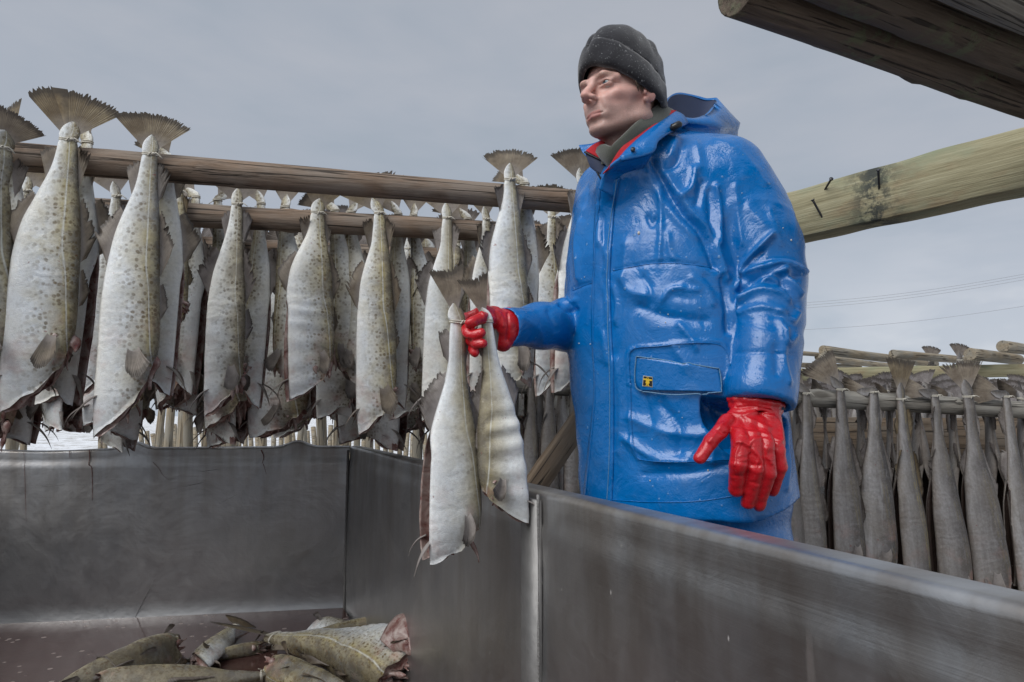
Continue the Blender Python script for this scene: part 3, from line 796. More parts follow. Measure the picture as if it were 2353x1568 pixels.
# power lines
for k, (ya, yb, lab) in enumerate(((697, 627, 'uppermost of the three close power lines in the sky at right'), (703, 633, 'middle one of the three close power lines at right'), (709, 640, 'lowest of the three close power lines at right'), (757, 702, 'single power line hanging below the other three at right'))):
    a, b = PW(1780, ya + 4, 70), PW(2420, yb - 9, 62)
    t = np.linspace(0, 1, 30)[:, None]; pts = a + (b - a) * t; pts[:, 2] -= .5 * np.sin(np.pi * t[:, 0])
    o = link('power_line', mesh('power_line', *tube(pts, .02, 6), M_WIRE)); tag(o, lab, 'cable', 'power lines')

# ------------------------------------------------------------------ cod, headed and gutted, hung by the tail
WV = np.array([-.095, -.082, -.066, -.045, -.02, 0, .02, .07, .13, .2, .3, .4, .52, .65, .8, .93, 1.0])
WD = np.array([.03, .13, .22, .28, .29, .24, .28, .315, .37, .49, .67, .82, .92, .97, 1.0, .98, .92])      # dorso-ventral half height
WT = np.array([.012, .03, .055, .10, .17, .18, .25, .28, .36, .46, .60, .72, .84, .94, 1.0, .92, .66])      # thickness

def fin_sheet(B, T, nv, rag, seed, pleat=.0012, rays=22, curl=(0, 0, 0), droop=0.0):
    """rays run from base points B to tips T; ragged free edge, pleated between the rays"""
    B = np.asarray(B, float); T = np.asarray(T, float); n = len(B); rs = np.random.RandomState(seed)
    k = 1 + rag * (rs.rand(n) - .65) * 1.2 + .5 * rag * np.repeat(rs.rand(n // 3 + 1), 3)[:n] - .25 * rag
    tear = rs.rand(n) < rag * .35; k = np.where(tear, k - rag * 1.8, k)
    v = np.linspace(0, 1, nv)
    V = B[:, None] + (T - B)[:, None] * (v[None, :, None] * (1 + (k[:, None, None] - 1) * v[None, :, None] ** 2))
    du = np.gradient(V, axis=0); dv = np.gradient(V, axis=1); N = np.cross(du, dv); N /= np.linalg.norm(N, axis=2)[..., None] + 1e-9
    u = np.linspace(0, 1, n)
    V = V + N * (pleat * np.sin(u * rays * 6.283)[:, None] * np.minimum(1, v * 3)[None, :])[..., None]
    V = V + np.array(curl) * (v ** 2)[None, :, None] + N * (droop * np.sin(u * 3.1 + seed)[:, None] * (v ** 1.5)[None, :])[..., None]
    UVc = np.stack(np.meshgrid(u, v, indexing='ij'), -1)
    return V.reshape(-1, 3), grid_faces(n, nv), UVc.reshape(-1, 2)

def fish_parts(L, H, T, seed, slit=.5, gap=.30, bend=0.0, twist=0.0, rip=.0015, oblique=.18, tail=None, dry=False, fins=True, open_end=0.0, asym=.28, prof=1.0):
    """L knot to neck, H greatest half height, T greatest half thickness. Hangs along -Z, back towards +X, belly -X, camera -Y."""
    rs = np.random.RandomState(seed)
    nv, nu = 64, 41
    v = np.concatenate([np.linspace(-.095, .03, 13), np.linspace(.045, 1, nv - 13)])
    vp = np.where(v > 0, np.abs(v) ** prof, v)
    wd = np.interp(vp, WV, WD) * H; wt = np.interp(vp, WV, WT) * T
    k = np.ones(5) / 5; pad = lambda a: np.convolve(np.concatenate([[a[0]] * 2, a, [a[-1]] * 2]), k, 'valid')
    wd = np.where(v > .05, pad(wd), wd); wt = np.where(v > .05, pad(wt), wt)
    u = np.linspace(0, 1, nu); s = sm(slit, slit + .14, v)
    V = np.zeros((nv, nu, 3)); Inn = np.zeros_like(V)
    cx = bend * H * np.sin(np.pi * np.clip(v, 0, 1)) ; cy = twist * np.clip(v, 0, 1) ** 2
    for i in range(nv):
        phm = np.pi - gap * s[i]
        ph = (u - .5) * 2 * phm
        g_ = asym * sm(.02, .4, v[i]); hd, hv = wd[i] * (.95 - g_), wd[i] * (1.05 + g_)
        x = np.where(np.cos(ph) > 0, hd, hv) * np.sign(np.cos(ph)) * np.abs(np.cos(ph)) ** .92
        y = wt[i] * np.sign(np.sin(ph)) * np.abs(np.sin(ph)) ** .68
        vent = sm(.45, 1, np.abs(u - .5) * 2)
        y += np.sign(u - .5) * vent * wt[i] * (.18 * s[i] + open_end * sm(slit + .05, 1, v[i]))
        z = -L * (v[i] + oblique * sm(.68, 1, v[i]) * (.5 - .5 * np.cos(ph)) ** .75 - oblique * .35 * sm(.8, 1, v[i]) * (.5 + .5 * np.cos(ph)))
        if i >= nv - 2: z = z + L * .011 * np.sin(np.cumsum(rs.rand(nu)) * 1.9) * (1 - .6 * vent)
        V[i] = np.stack([x + cx[i], y + cy[i], z], -1)
        w_ = np.interp(np.abs(u - .5) * 2, [0, .35, .6, .85, 1], [.7, .55, .40, .26, .10])
        Inn[i] = np.stack([cx[i] + (x) * (1 - w_) - np.where(np.cos(ph) > 0, .15 * hd, 0) * 0, cy[i] + y * (1 - w_ * 1.1), z + .004 * L], -1)
        if s[i] < .02: Inn[i] = Inn[i] * [0, 0, 1] + [cx[i], cy[i], 0]
    # lumpy flesh, rib wrinkles on the belly wall
    N = np.cross(np.gradient(V, axis=1), np.gradient(V, axis=0)); N /= np.linalg.norm(N, axis=2)[..., None] + 1e-9
    ctr = V.mean(1, keepdims=True); N *= np.sign(((V - ctr) * N).sum(-1, keepdims=True) + 1e-9)
    P = V.reshape(-1, 3); body = sm(.06, .2, v)[:, None]
    lump = (waves(P * [1, 1, .45], seed, 17) * .0060 + waves(P * [1, 1, .6], seed + 1, 46) * .0022 - .006 * np.clip(1 - 2.2 * np.abs(waves(P * [1, 1, .35], seed + 9, 11)), 0, 1) ** 2).reshape(nv, nu) * body * (H / .085)
    da = np.abs(u - .5)[None, :] * 2
    rib = np.sin(v[:, None] * L * 150 + 4 * da + waves(P, seed + 2, 11).reshape(nv, nu) * 3.4) * sm(.2, .45, da) * (1 - .6 * sm(.8, 1, da)) * sm(.4, .62, v)[:, None] * (1 - sm(.93, 1, v))[:, None]
    rib = rib * np.clip(.15 + .7 * waves(P, seed + 3, 14).reshape(nv, nu), 0, 1.2) * rip * .42
    if dry: rib = np.sin(v[:, None] * L * 210 + 9 * np.abs(da - .45)) * .0002 * sm(.12, .4, v)[:, None]
    V = V + N * (lump + rib)[..., None]
    rl = R((tail or {}).get('roll', 0)); bk = (tail or {}).get('back', 0)
    for i in np.where(v < 0)[0]:
        f_ = sm(0, .035, -v[i]) * rl; c_, s_ = math.cos(f_), math.sin(f_)
        for Q in (V, Inn):
            x_, z_ = Q[i, :, 0].copy(), Q[i, :, 2].copy(); Q[i, :, 0] = c_ * x_ + s_ * z_; Q[i, :, 2] = -s_ * x_ + c_ * z_
    uvo = np.stack(np.meshgrid(np.clip(v, 0, 1), u, indexing='ij')[::-1], -1)
    allV = np.concatenate([V.reshape(-1, 3), Inn.reshape(-1, 3)]); allU = np.concatenate([uvo.reshape(-1, 2)] * 2)
    F1 = grid_faces(nv, nu); o = nv * nu
    F2 = grid_faces(nv, nu)[:, ::-1] + o
    i = np.arange(nv - 1)
    e1 = np.stack([i * nu, (i + 1) * nu, (i + 1) * nu + o, i * nu + o], 1); e2 = np.stack([i * nu + nu - 1, i * nu + nu - 1 + o, (i + 1) * nu + nu - 1 + o, (i + 1) * nu + nu - 1], 1)
    j = np.arange(nu - 1); b = (nv - 1) * nu
    e3 = np.stack([b + j, b + j + o, b + j + 1 + o, b + j + 1], 1)
    closed = i[s[:-1] < .02]
    F = np.concatenate([F1, F2, e1, e2, e3]); mi = np.concatenate([np.zeros(len(F1)), np.ones(len(F2)), np.ones(len(e1) * 2 + len(e3))])
    # weld belly where it is not cut: bring both edges together
    allV = allV.reshape(2, nv, nu, 3)
    m = (allV[0, :, 0] + allV[0, :, -1]) / 2; c = (s < .02)
    allV[0, c, 0] = m[c]; allV[0, c, -1] = m[c]; allV = allV.reshape(-1, 3)
    out = [('body', mesh('body', allV, F, [M_SKIN, M_FLESH], uv=allU, matidx=mi))]
    at = lambda vv, side: np.array([np.interp(vv, v, cx) + side * np.interp(vv, v, wd) * ((.95 - asym * sm(.02, .4, vv)) if side > 0 else (1.05 + asym * sm(.02, .4, vv))), np.interp(vv, v, cy), -L * vv])
    # tail fan
    td = dict(A=42, R=.165, roll=0, yaw=0, back=0.0, split=None, rag=.08, sq=.20); td.update(tail or {})
    n = 84; a = np.linspace(-R(td['A']), R(td['A']), n)
    if td['split'] is not None: a = a + np.where(np.arange(n) < td['split'] * n, -.16, 0.05)
    c0 = np.array([0, 0, -.02 * L]); rt = L * td['R'] * (1 + td['sq'] * (np.abs(a) / R(td['A'])) ** 2 - .05 * (np.abs(a) / R(td['A'])) ** 8) + .08 * L
    rb = L * (.050 + .014 * np.cos(a * 1.6))
    dr = np.stack([np.sin(a), 0 * a, np.cos(a)], 1)
    B = c0 + dr * rb[:, None] * [.55, 1, 1]; Tt = c0 + dr * rt[:, None]
    fv, ff, fu = fin_sheet(B, Tt, 9, td['rag'], seed + 5, .00035, 27, (0, td['back'] * L, 0), .006)
    Rm = np.array(Matrix.Rotation(R(td['roll']), 3, 'Y') @ Matrix.Rotation(R(td['yaw']), 3, 'Z'))
    fv = fv @ Rm.T
    out.append(('tail_fin', mesh('tail_fin', fv, ff, M_FIN, uv=fu)))
    # twine around the wrist of the tail
    a = np.linspace(0, 2 * np.pi, 21)
    rx, ry = np.interp(0, v, wd) * 1.03 + .0012, np.interp(0, v, wt) * 1.05 + .0012
    ring = np.stack([rx * np.cos(a), ry * np.sin(a), .002 * np.sin(a * 1.0)], 1)
    q = [tube(ring, .0019, 6)]
    q.append(tube(ring + [0, 0, .0042], .0017, 6))
    kx = rs.uniform(.2, .8) * rx; kk = np.array([kx, -ry * .8, 0])
    for s_ in (-1, 1): q.append(tube(curve([kk, kk + [.006 * s_, -.005, .003], kk + [.016 * s_ + .004, -.004, -.004 - .006 * rs.rand()]], 8), .0014, 5))
    q.append(tube([kk + [-.004, -.002, 0], kk + [0, -.005, .001], kk + [.004, -.002, 0]], .0032, 6))
    out.append(('tie_string', mesh('tie_string', *join(q), M_STRING)))
    if fins:
        def edge_fin(nm, va, vb, side, h, seedk, lean=.8, y=-.15):
            n = 30; t = np.linspace(0, 1, n); vv = va + (vb - va) * t
            Bp = np.array([at(x, side) for x in vv]); Bp[:, 0] -= side * .003
            hp = h * L * (.28 + .72 * t) * np.minimum(1, (1.03 - t) * 8)
            dirv = np.array([side, y, lean]); dirv /= np.linalg.norm(dirv)
            Tp = Bp + dirv * hp[:, None]
            a_, b_, c_ = fin_sheet(Bp, Tp, 7, .17, seedk, .0005, 12, (0, -.012 * side * rs.choice([-1, 1]), 0), .007)
            out.append((nm, mesh(nm, a_, b_, M_FIN, uv=c_)))
        k = .5 if dry else 1
        if fins != 'few':
            edge_fin('dorsal_fin', .07, .22, 1, .16 * k, seed + 11, 3.2)
            edge_fin('dorsal_fin', .29, .56, 1, .13 * k, seed + 12, 2.0)
            edge_fin('dorsal_fin', .60, .76, 1, .07 * k, seed + 13, 1.6)
            edge_fin('anal_fin', .07, .20, -1, .15 * k, seed + 14, 3.2)
            edge_fin('anal_fin', .28, slit + .02, -1, .14 * k, seed + 15, 1.7)
        else:
            edge_fin('dorsal_fin', .29, .56, 1, .07, seed + 12, 2.6)
        # breast fin hanging at the cut
        for sd in (-1, 1):
            n = 34; a = np.linspace(-1, 1, n); fl = rs.uniform(.8, 1.1)
            b0 = np.array([np.interp(.9, v, cx) + H * rs.uniform(-.15, .2), np.interp(.9, v, cy) + sd * np.interp(.9, v, wt) * .96, -L * rs.uniform(.86, .91)])
            tilt = rs.uniform(-.32, .28); ct_, st_ = math.cos(tilt), math.sin(tilt); wf = L * rs.uniform(.030, .040)
            rot_ = lambda X_, Z_: np.stack([ct_ * X_ - st_ * Z_, 0 * X_, st_ * X_ + ct_ * Z_], 1)
            Bp = b0 + rot_(a * wf * .42, .01 * L * (a ** 2 - 1))
            Tp = b0 + rot_(a * wf * 1.15, -L * .165 * fl * np.sqrt(1.02 - .72 * (a + .15) ** 2 * .75)) + np.array([0, sd * .03, 0])
            a_, b_, c_ = fin_sheet(Bp, Tp, 12, .05, seed + 20 + sd, .0011, 11, (rs.uniform(-.02, .02), sd * .006, 0), .005)
            out.append(('pectoral_fin', mesh('pectoral_fin', a_, b_, M_FIN, uv=c_)))
        # slim pelvic fins, like whiskers at the throat
        for sd in (-1, 1):
            b0 = np.array([np.interp(.94, v, cx) - H * (.72 + asym), np.interp(.94, v, cy) + sd * T * .55, -L * (.93 + oblique * .55)])
            l = L * rs.uniform(.12, .18); dx = -rs.uniform(.4, 1.0)
            pts = curve([b0, b0 + [dx * l * .4, sd * .01, -.18 * l], b0 + [dx * l * .75, sd * .016, -.5 * l], b0 + [dx * l * .95, sd * .012, -rs.uniform(.75, 1.0) * l]], 16)
            rad = L * np.interp(np.linspace(0, 1, 16), [0, .12, .4, .75, 1], [.013, .011, .012, .005, .001])
            a_, b_ = tube(pts, rad, 10, .35)
            out.append(('pelvic_fin', mesh('pelvic_fin', a_, b_, M_FIN, uv=np.stack([np.tile(np.linspace(0, .3, 10), 18), np.repeat(np.linspace(.0, .4, 18), 10)], 1))))
        # torn meat at the neck
        q = []
        zc = -L * (1.0 - oblique * .3)
        if open_end < .12:
            rg_ = Inn[nv - 4] * [1, 1, 1]; rc_ = rg_.mean(0); rows_ = [rc_ + (rg_ - rc_) * s_ + np.array([0, 0, -(1 - s_) * L * .05]) for s_ in (1.0, .85, .65, .42, .2, .03)]
            cap_ = np.array(rows_).reshape(-1, 3); cap_ = cap_ + np.stack([waves(cap_, seed + 60, 70), waves(cap_, seed + 61, 70), 1.5 * waves(cap_, seed + 62, 60)], 1) * .004
            q.append((cap_, grid_faces(6, nu, True)))
        for k in range(22):
            a0 = rs.uniform(-1.5, 1.5)
            b0 = np.array([cx[-1] + np.cos(a0) * wd[-1] * rs.uniform(-.5, .6), cy[-1] + np.sin(a0) * wt[-1] * .6, zc + rs.uniform(.0, .035)])
            l = L * rs.uniform(.03, .14) * (1 if k % 3 else 1.3); m = 11; t = np.linspace(0, 1, m)
            p_ = np.stack([b0[0] + rs.uniform(-.02, .02) * t + .004 * np.sin(6 * t + k), b0[1] + rs.uniform(-.02, .02) * t, b0[2] - l * t], 1)
            r_ = rs.uniform(.004, .014) * (1.15 - t ** rs.uniform(.7, 2)) * (1 + .45 * np.sin(t * rs.uniform(5, 12) + k)) + .0008
            q.append(tube(p_, r_, 9, rs.uniform(.3, 1.0)))
        out.append(('neck_flesh', mesh('neck_flesh', *join(q), M_FLESH)))
    return out

def make_fish(parts, label, cat='fish', loc=(0, 0, 0), rot=(0, 0, 0), scale=1.0, tone=.4, dark=.3, dry=0.0, plain=0.0, group=None, name='gutted_cod', sub=True):
    root = thing(name, label, cat, loc, rot, group); root.scale = (scale,) * 3
    objs = []
    for nm, me in parts:
        o = link(nm, me, root)
        o['tone'] = float(min(1, tone + .4) if nm == 'tail_fin' else tone); o['dark'] = float(dark); o['dry'] = float(dry); o['plain'] = float(plain); objs.append(o)
    return root, objs

def on_pole(px, k):
    a, b = POLES[k]; t = np.linspace(-.1, 1.1, 400); P = a + (b - a) * t[:, None]
    return P[np.argmin(np.abs(WP(P)[:, 0] - px))]

def hang(px, py, pbot, wpx, depth, label, seed, yaw=0.0, lean=0.0, tone=.4, dark=.3, tail=None, group=None, mirror=False, ratio=.50, dry=0.0, name='gutted_cod', plain=0.0, **kw):
    """a fish hung with its knot at the photo point, neck at row pbot, greatest width wpx in the photo"""
    K = PW(px, py, depth); Lz = K[2] - PW(px, pbot, depth)[2]
    L = Lz / (1 + kw.get('oblique', .18) * .85)
    H = .70 * wpx * depth / FP / 2 / max(.55, abs(math.cos(R(yaw))))
    ps = fish_parts(L, H, H * ratio, seed, tail=tail, dry=dry > .5, **kw)
    rz = R(yaw) + (math.pi if mirror else 0)
    return make_fish(ps, label, loc=tuple(K), rot=(0, R(lean), rz) if not mirror else (0, R(lean), rz), tone=tone, dark=dark, dry=dry, group=group, name=name, plain=plain)

ZR = POLE_Z
def row(k, px, dy=-.045): p = on_pole(px, k); return p[1] + dy
G1n, G2n = 'big cod hung from the front pole', 'cod hung from the second pole'
# ---- front pole
hang(158, 323, 935, 192, row(0, 158), 'large spotted cod second from the left edge, tail fin split into two lobes', 21, yaw=22, lean=.2, tone=.7, dark=.3, gap=.34, oblique=.24, ratio=.5,
     tail=dict(A=38, R=.17, split=.3, roll=8, rag=.09), group=G1n, bend=.0)
hang(345, 356, 985, 165, row(0, 345), 'long pale cod with a dark brown fan tail on the front pole', 22, yaw=20, lean=.0, tone=.5, dark=.25, oblique=.27, gap=.3,
     tail=dict(A=42, R=.135, roll=2, rag=.07), group=G1n)
hang(-2, 340, 900, 170, row(0, 0) - .02, 'dark-backed cod cut off by the left edge of the picture', 23, yaw=60, lean=1, tone=.4, dark=.9, tail=dict(A=40, R=.15, roll=12), group=G1n)
hang(1172, 414, 905, 138, row(0, 1172), 'white-bellied cod on the front pole just above the blue sleeve', 24, plain=.7, yaw=14, lean=-2.0, tone=.4, dark=.12, tail=dict(A=46, R=.115, roll=2, yaw=-8, rag=.09), group=G1n, rip=.006)
hang(1338, 424, 900, 120, row(0, 1338), 'cod on the front pole half hidden by the blue jacket, its tail beside the collar', 25, yaw=20, lean=3, tone=.35, dark=.2, tail=dict(A=40, R=.15, roll=-12, rag=.08), group=G1n)
# their partners behind the pole
for (x, y, b, w_, yaw, roll, lab) in ((30, 330, 930, 150, 170, 20, 'brown-finned cod tied behind the cod at the left edge'), (200, 330, 920, 150, 175, 18, 'cod tied behind the pole to the cod with the split tail'),
                                (385, 372, 900, 140, 185, 28, 'cod tied behind the pole to the cod with the dark fan tail'), (1205, 425, 880, 120, 170, 46, 'cod with a brown side-tilted tail, tied behind the white-bellied cod')):
    hang(x, y, b, w_, row(0, x, .05), lab, int(100 + x), yaw=yaw, lean=[3, -2, -4][int(x) % 3], tone=.7, dark=.5, tail=dict(A=34, R=.12, roll=roll, yaw=170), group='partner fish behind the front pole')
# ---- second pole
hang(268, 452, 900, 105, row(1, 268), 'greyish cod on the second pole between the two biggest fish', 31, yaw=15, tone=.25, dark=.5, tail=dict(A=40, R=.17, roll=-14), group=G2n)
hang(62, 440, 900, 110, row(1, 62), 'cod on the second pole half hidden behind the cod with the split tail', 32, yaw=15, tone=.5, dark=.3, tail=dict(A=45, R=.15), group=G2n)
hang(413, 442, 770, 92, row(1, 413), 'small yellow-tinged cod behind the cod with the dark fan tail', 33, yaw=14, lean=-2, tone=1.0, dark=.5, tail=dict(A=42, R=.2, roll=10), group=G2n)
hang(545, 470, 948, 128, row(1, 545), 'smoky-patched cod hung right of the small yellow cod', 34, yaw=10, lean=-.6, tone=.2, dark=.85, tail=dict(A=46, R=.15, roll=0), group=G2n, rip=.005)
hang(730, 490, 915, 142, row(1, 730), 'wrinkled cod with an open belly slit, third from the held fish', 35, yaw=28, lean=-1.4, tone=.6, dark=.5, tail=dict(A=36, R=.15, roll=8), group=G2n, rip=.007, open_end=.35, gap=.4)
hang(872, 491, 990, 128, row(1, 872), 'olive-speckled cod whose tip reaches over the tub rim', 36, yaw=10, lean=-2.0, tone=.8, dark=.8, tail=dict(A=40, R=.16, roll=-22), group=G2n, rip=.006)
hang(1028, 502, 960, 118, row(1, 1028), 'plain white cod directly behind the held fish', 37, plain=.9, yaw=6, lean=.2, tone=.3, dark=.12, tail=dict(A=44, R=.16, roll=-6), group=G2n)
hang(1118, 505, 900, 90, row(1, 1118), 'narrow spotted cod between the held tail fins and the white-bellied cod', 38, yaw=22, tone=.7, dark=.35, tail=dict(A=34, R=.17, roll=-10), group=G2n)
hang(1268, 500, 905, 95, row(1, 1268), 'cod on the second pole close against the blue jacket', 39, yaw=12, tone=.6, dark=.3, tail=dict(A=50, R=.16), group=G2n)
for (x, y, b, w_, yaw, roll, lab) in ((120, 445, 890, 110, 180, 30, 'cod in shade behind the body of the split-tailed cod'), (450, 455, 900, 110, 170, 50, 'cod behind the small yellow cod, tail tilted right'), (500, 462, 900, 95, 200, -40, 'cod with a pinkish tail left of the smoky-patched cod'),
                                (600, 470, 930, 100, 185, 20, 'cod just right of the smoky-patched cod, in half shade'), (655, 478, 900, 115, 172, -8, 'mottled grey cod in the gap left of the wrinkled cod'), (770, 486, 880, 105, 190, 40, 'cod with a tan tail right behind the wrinkled cod'),
                                (805, 490, 900, 105, 176, -30, 'pale spotted cod in the gap left of the olive-speckled cod'), (915, 494, 930, 95, 185, 30, 'cod with a ribbed tail right behind the olive-speckled cod'), (950, 497, 880, 90, 175, -10, 'slim cod in the gap left of the plain white cod'),
                                (1075, 505, 910, 95, 180, 35, 'cod in shade between the plain white cod and the held tail fins')):
    hang(x, y, b, w_, row(1, x, .055), lab, int(200 + x), yaw=yaw, lean=[-3, 2, 4, -2, 3, -4][int(x) % 6], tone=.4, dark=.4, tail=dict(A=36, R=.16, roll=roll, yaw=175), group='partner fish behind the second pole')
# ---- deeper rows: six shared fish, copied with all their parts
protos = [fish_parts(.62, .085 + .01 * (i % 3), .055, 300 + i, tail=dict(A=38 + 3 * i, roll=[-14, 6, 22, -4, 15, -25][i], R=.15), rip=.004, oblique=.13, open_end=.1 * (i % 2)) for i in range(6)]
first = {}
def copy_fish(i, label, loc, rot, scale, tone, dark, dry, group, name='gutted_cod'):
    if i not in first:
        first[i] = make_fish(protos[i], label, loc=loc, rot=rot, scale=scale, tone=tone, dark=dark, dry=dry, group=group, name=name); return first[i][0]
    src, kids = first[i]
    r = src.copy(); COL.objects.link(r); r.name = name; r.location = loc; r.rotation_euler = rot; r.scale = (scale,) * 3; r['label'] = label; r['group'] = group
    for c in kids:
        d = c.copy(); COL.objects.link(d); d.parent = r; d['tone'] = tone; d['dark'] = dark; d['dry'] = dry
    return r
rs = np.random.RandomState(77)
DEEP = 'shaded cod in the crowded rows behind the second pole'
for k in (2, 3, 4, 5):
    a, b = POLES[k]
    xs = np.arange(-40 - 10 * k, 1330, [0, 0, 62, 66, 66, 66][k])
    for j, x in enumerate(xs):
        p = on_pole(x + rs.uniform(-14, 14), k)
        sidey = -.05 if j % 2 == 0 else .055
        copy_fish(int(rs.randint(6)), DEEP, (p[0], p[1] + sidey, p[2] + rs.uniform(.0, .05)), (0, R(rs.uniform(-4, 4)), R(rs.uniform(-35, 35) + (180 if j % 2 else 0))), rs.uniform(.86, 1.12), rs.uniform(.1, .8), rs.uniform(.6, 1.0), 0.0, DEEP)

# ---- right rack: half-dried grey fish
GD = 'half-dried grey fish hung over the grey pole'
def grey(px, py, pbot, w_, lab, seed, yaw=0, lean=0, tail=None, dark=.3, dy=-.045, mirror=False, tone=.3, **kw):
    a, b = G1; t = np.linspace(0, 1, 500); P = a + (b - a) * t[:, None]; p = P[np.argmin(np.abs(WP(P)[:, 0] - px))]
    hang(px, py, pbot, w_, p[1] + dy, lab, seed, yaw=yaw, lean=lean, tone=tone, dark=dark, tail=tail, dry=1.0, group=GD, mirror=mirror, ratio=.62, name='dried_fish', slit=.40, prof=1.45, gap=.13, oblique=.1, asym=.12, **kw)
grey(1853, 905, 1330, 104, 'grey fish hung right beside the blue jacket and the red glove', 401, yaw=10, tail=dict(A=25, R=.13, roll=-40))
grey(1931, 896, 1340, 110, 'grey fish whose wide fan tail leans left over the pole', 402, yaw=4, lean=-.6, tail=dict(A=30, R=.15, roll=-34, back=.05))
grey(2008, 902, 1330, 108, 'grey fish hung left of the one with the brown upright tail', 403, yaw=-12, lean=.6, tail=dict(A=28, R=.10, roll=-85, back=.1), rip=.008)
grey(2070, 918, 1395, 118, 'grey fish with the upright brown tail fin and an open belly slit', 404, tone=1.0, yaw=20, lean=-2, tail=dict(A=26, R=.16, roll=6), open_end=.05)
grey(2148, 910, 1410, 110, 'grey fish with its tail bent back to the left, fourth from the right edge', 405, yaw=8, lean=-2.6, tail=dict(A=22, R=.12, roll=-70, back=.1), open_end=.05)
grey(2225, 912, 1390, 126, 'grey fish with a pale ragged fan tail standing straight up', 406, yaw=-6, lean=-3.8, tail=dict(A=30, R=.13, roll=-4, rag=.13), rip=.008)
grey(2312, 912, 1420, 106, 'grey fish nearest the right edge, its tail lying to the left', 407, yaw=12, lean=-3, tail=dict(A=26, R=.12, roll=-72, back=.05))
grey(1806, 905, 1330, 80, 'grey fish mostly hidden behind the jacket hem and the red glove', 409, yaw=50, tail=dict(A=25, R=.15, roll=-30))
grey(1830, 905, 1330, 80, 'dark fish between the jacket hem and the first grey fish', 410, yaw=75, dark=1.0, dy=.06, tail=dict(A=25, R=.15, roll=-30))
for x, sd in ((1893, 1), (1974, 2), (2040, 3), (2105, 4), (2186, 5), (2270, 6), (2345, 7)):
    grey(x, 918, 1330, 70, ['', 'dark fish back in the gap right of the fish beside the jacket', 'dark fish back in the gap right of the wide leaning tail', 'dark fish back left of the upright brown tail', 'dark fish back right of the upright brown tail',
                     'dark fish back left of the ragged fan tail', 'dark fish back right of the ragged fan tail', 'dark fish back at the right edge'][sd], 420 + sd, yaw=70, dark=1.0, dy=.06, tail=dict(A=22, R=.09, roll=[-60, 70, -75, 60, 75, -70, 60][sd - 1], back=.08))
# behind the jacket and under the sleeve
for x, pb, lab, sd in ((1222, 1190, 'grey fish hanging low beside the held fish, under the sleeve', 1), (1262, 1200, 'ribbed grey fish under the sleeve behind the diagonal brace', 2), (1318, 1220, 'grey fish partly behind the front edge of the blue jacket', 3), (1180, 1170, 'grey fish glimpsed between the two held cod and the tub rim', 4),
                       (1290, 1160, 'dark grey fish behind the brace, in the gap beside the jacket', 5), (1240, 1150, 'thin grey fish above the tub rim, left of the brace', 6)):
    grey(x, 868, pb, 62, lab, 440 + sd, yaw=[10, 20, 0, 15, 60, 45][sd - 1], dy=[-.04, -.05, -.04, .0, .1, .1][sd - 1], tail=dict(A=22, R=.16, roll=-20 + 9 * sd))
# farther rows behind the grey pole: only their tails and backs show
GF = 'tails of fish on the racks behind the grey pole'
for row_d, y0, step in ((3.35, 930, 46), (3.9, 912, 44), (4.4, 895, 42)):
    for x in np.arange(1838, 2420, step):
        p = PW(x + rs.uniform(-12, 12), y0 + rs.uniform(-8, 8) + (x - 1838) * .02, row_d + rs.uniform(-.05, .1))
        copy_fish(int(rs.randint(6)), 'grey fish on the rows behind the grey pole, only tail and upper back showing', tuple(p), (0, R(rs.uniform(-8, 8)), R(rs.uniform(-60, 60))), rs.uniform(.75, 1.0), .15, .5, 1.0, GF, 'dried_fish')
for x, y, d_, lab in ((2140, 832, 5.2, 'ragged tail fin standing above the far logs, left one'), (2205, 828, 4.9, 'brown tail fin standing above the far logs, right one')):
    p = PW(x, y, d_); copy_fish(1, lab, tuple(p), (0, 0, R(20)), .95, .5, .5, 1.0, GF, 'dried_fish')

# ---- the pair in the red glove
HB = 'pair of cod held up by the tails'
hang(1052, 741, 1280, 182, 1.435, 'held cod nearest the camera, open belly slit showing its cavity', 501, yaw=30, lean=-.6, tone=.3, dark=.1, tail=dict(A=17, R=.20, roll=-13, yaw=-20, rag=.07), group=HB, open_end=.16, gap=.42, slit=.5, ratio=.55, rip=.004, oblique=.12, asym=.2, prof=1.5, plain=.9)
hang(1118, 742, 1205, 150, 1.43, 'second held cod, wrinkled white belly turned to the right', 502, yaw=16, lean=4.6, tone=.3, dark=.2, tail=dict(A=17, R=.21, roll=13, yaw=0, rag=.06), group=HB, mirror=True, open_end=.1, gap=.3, slit=.5, ratio=.55, rip=.010, oblique=.18, asym=.2, prof=1.45, plain=.9)

# ---- fish lying in the bloody water
TB = 'cod lying in the tub'
def lie(p_tail, p_neck, wpx, label, seed, roll=0.0, zlift=.03, tone=.5, dark=.5, tail=None, ratio=.72, **kw):
    a = PZ(*p_tail, WZ + zlift); b = PZ(*p_neck, WZ + zlift); d = b - a; L = np.linalg.norm(d)
    dep = (a[1] + b[1]) / 2; H = wpx * dep / FP / 2
    ps = fish_parts(L, H, H * ratio, seed, tail=tail, **kw)
    q = (-Vector(d)).to_track_quat('Z', 'Y')           # local -Z along the fish
    m = q.to_matrix() @ Matrix.Rotation(R(roll), 3, 'Z')
    return make_fish(ps, label, loc=tuple(a), rot=tuple(m.to_euler()), tone=tone, dark=dark, group=TB)[0]
T1 = lie((634, 1466), (922, 1550), 150, 'largest cod in the tub, cut neck facing the camera', 601, roll=-14, zlift=.075, tone=.7, dark=.4, prof=1.35, tail=dict(A=40, R=.30, roll=0, yaw=35), rip=.006, bend=-.1, oblique=.1, open_end=.5, gap=.45)
lie((672, 1470), (870, 1440), 66, 'yellowish cod lying behind the largest one in the tub', 602, fins='few', roll=20, tone=1.0, dark=.2, tail=dict(A=20, R=.1))
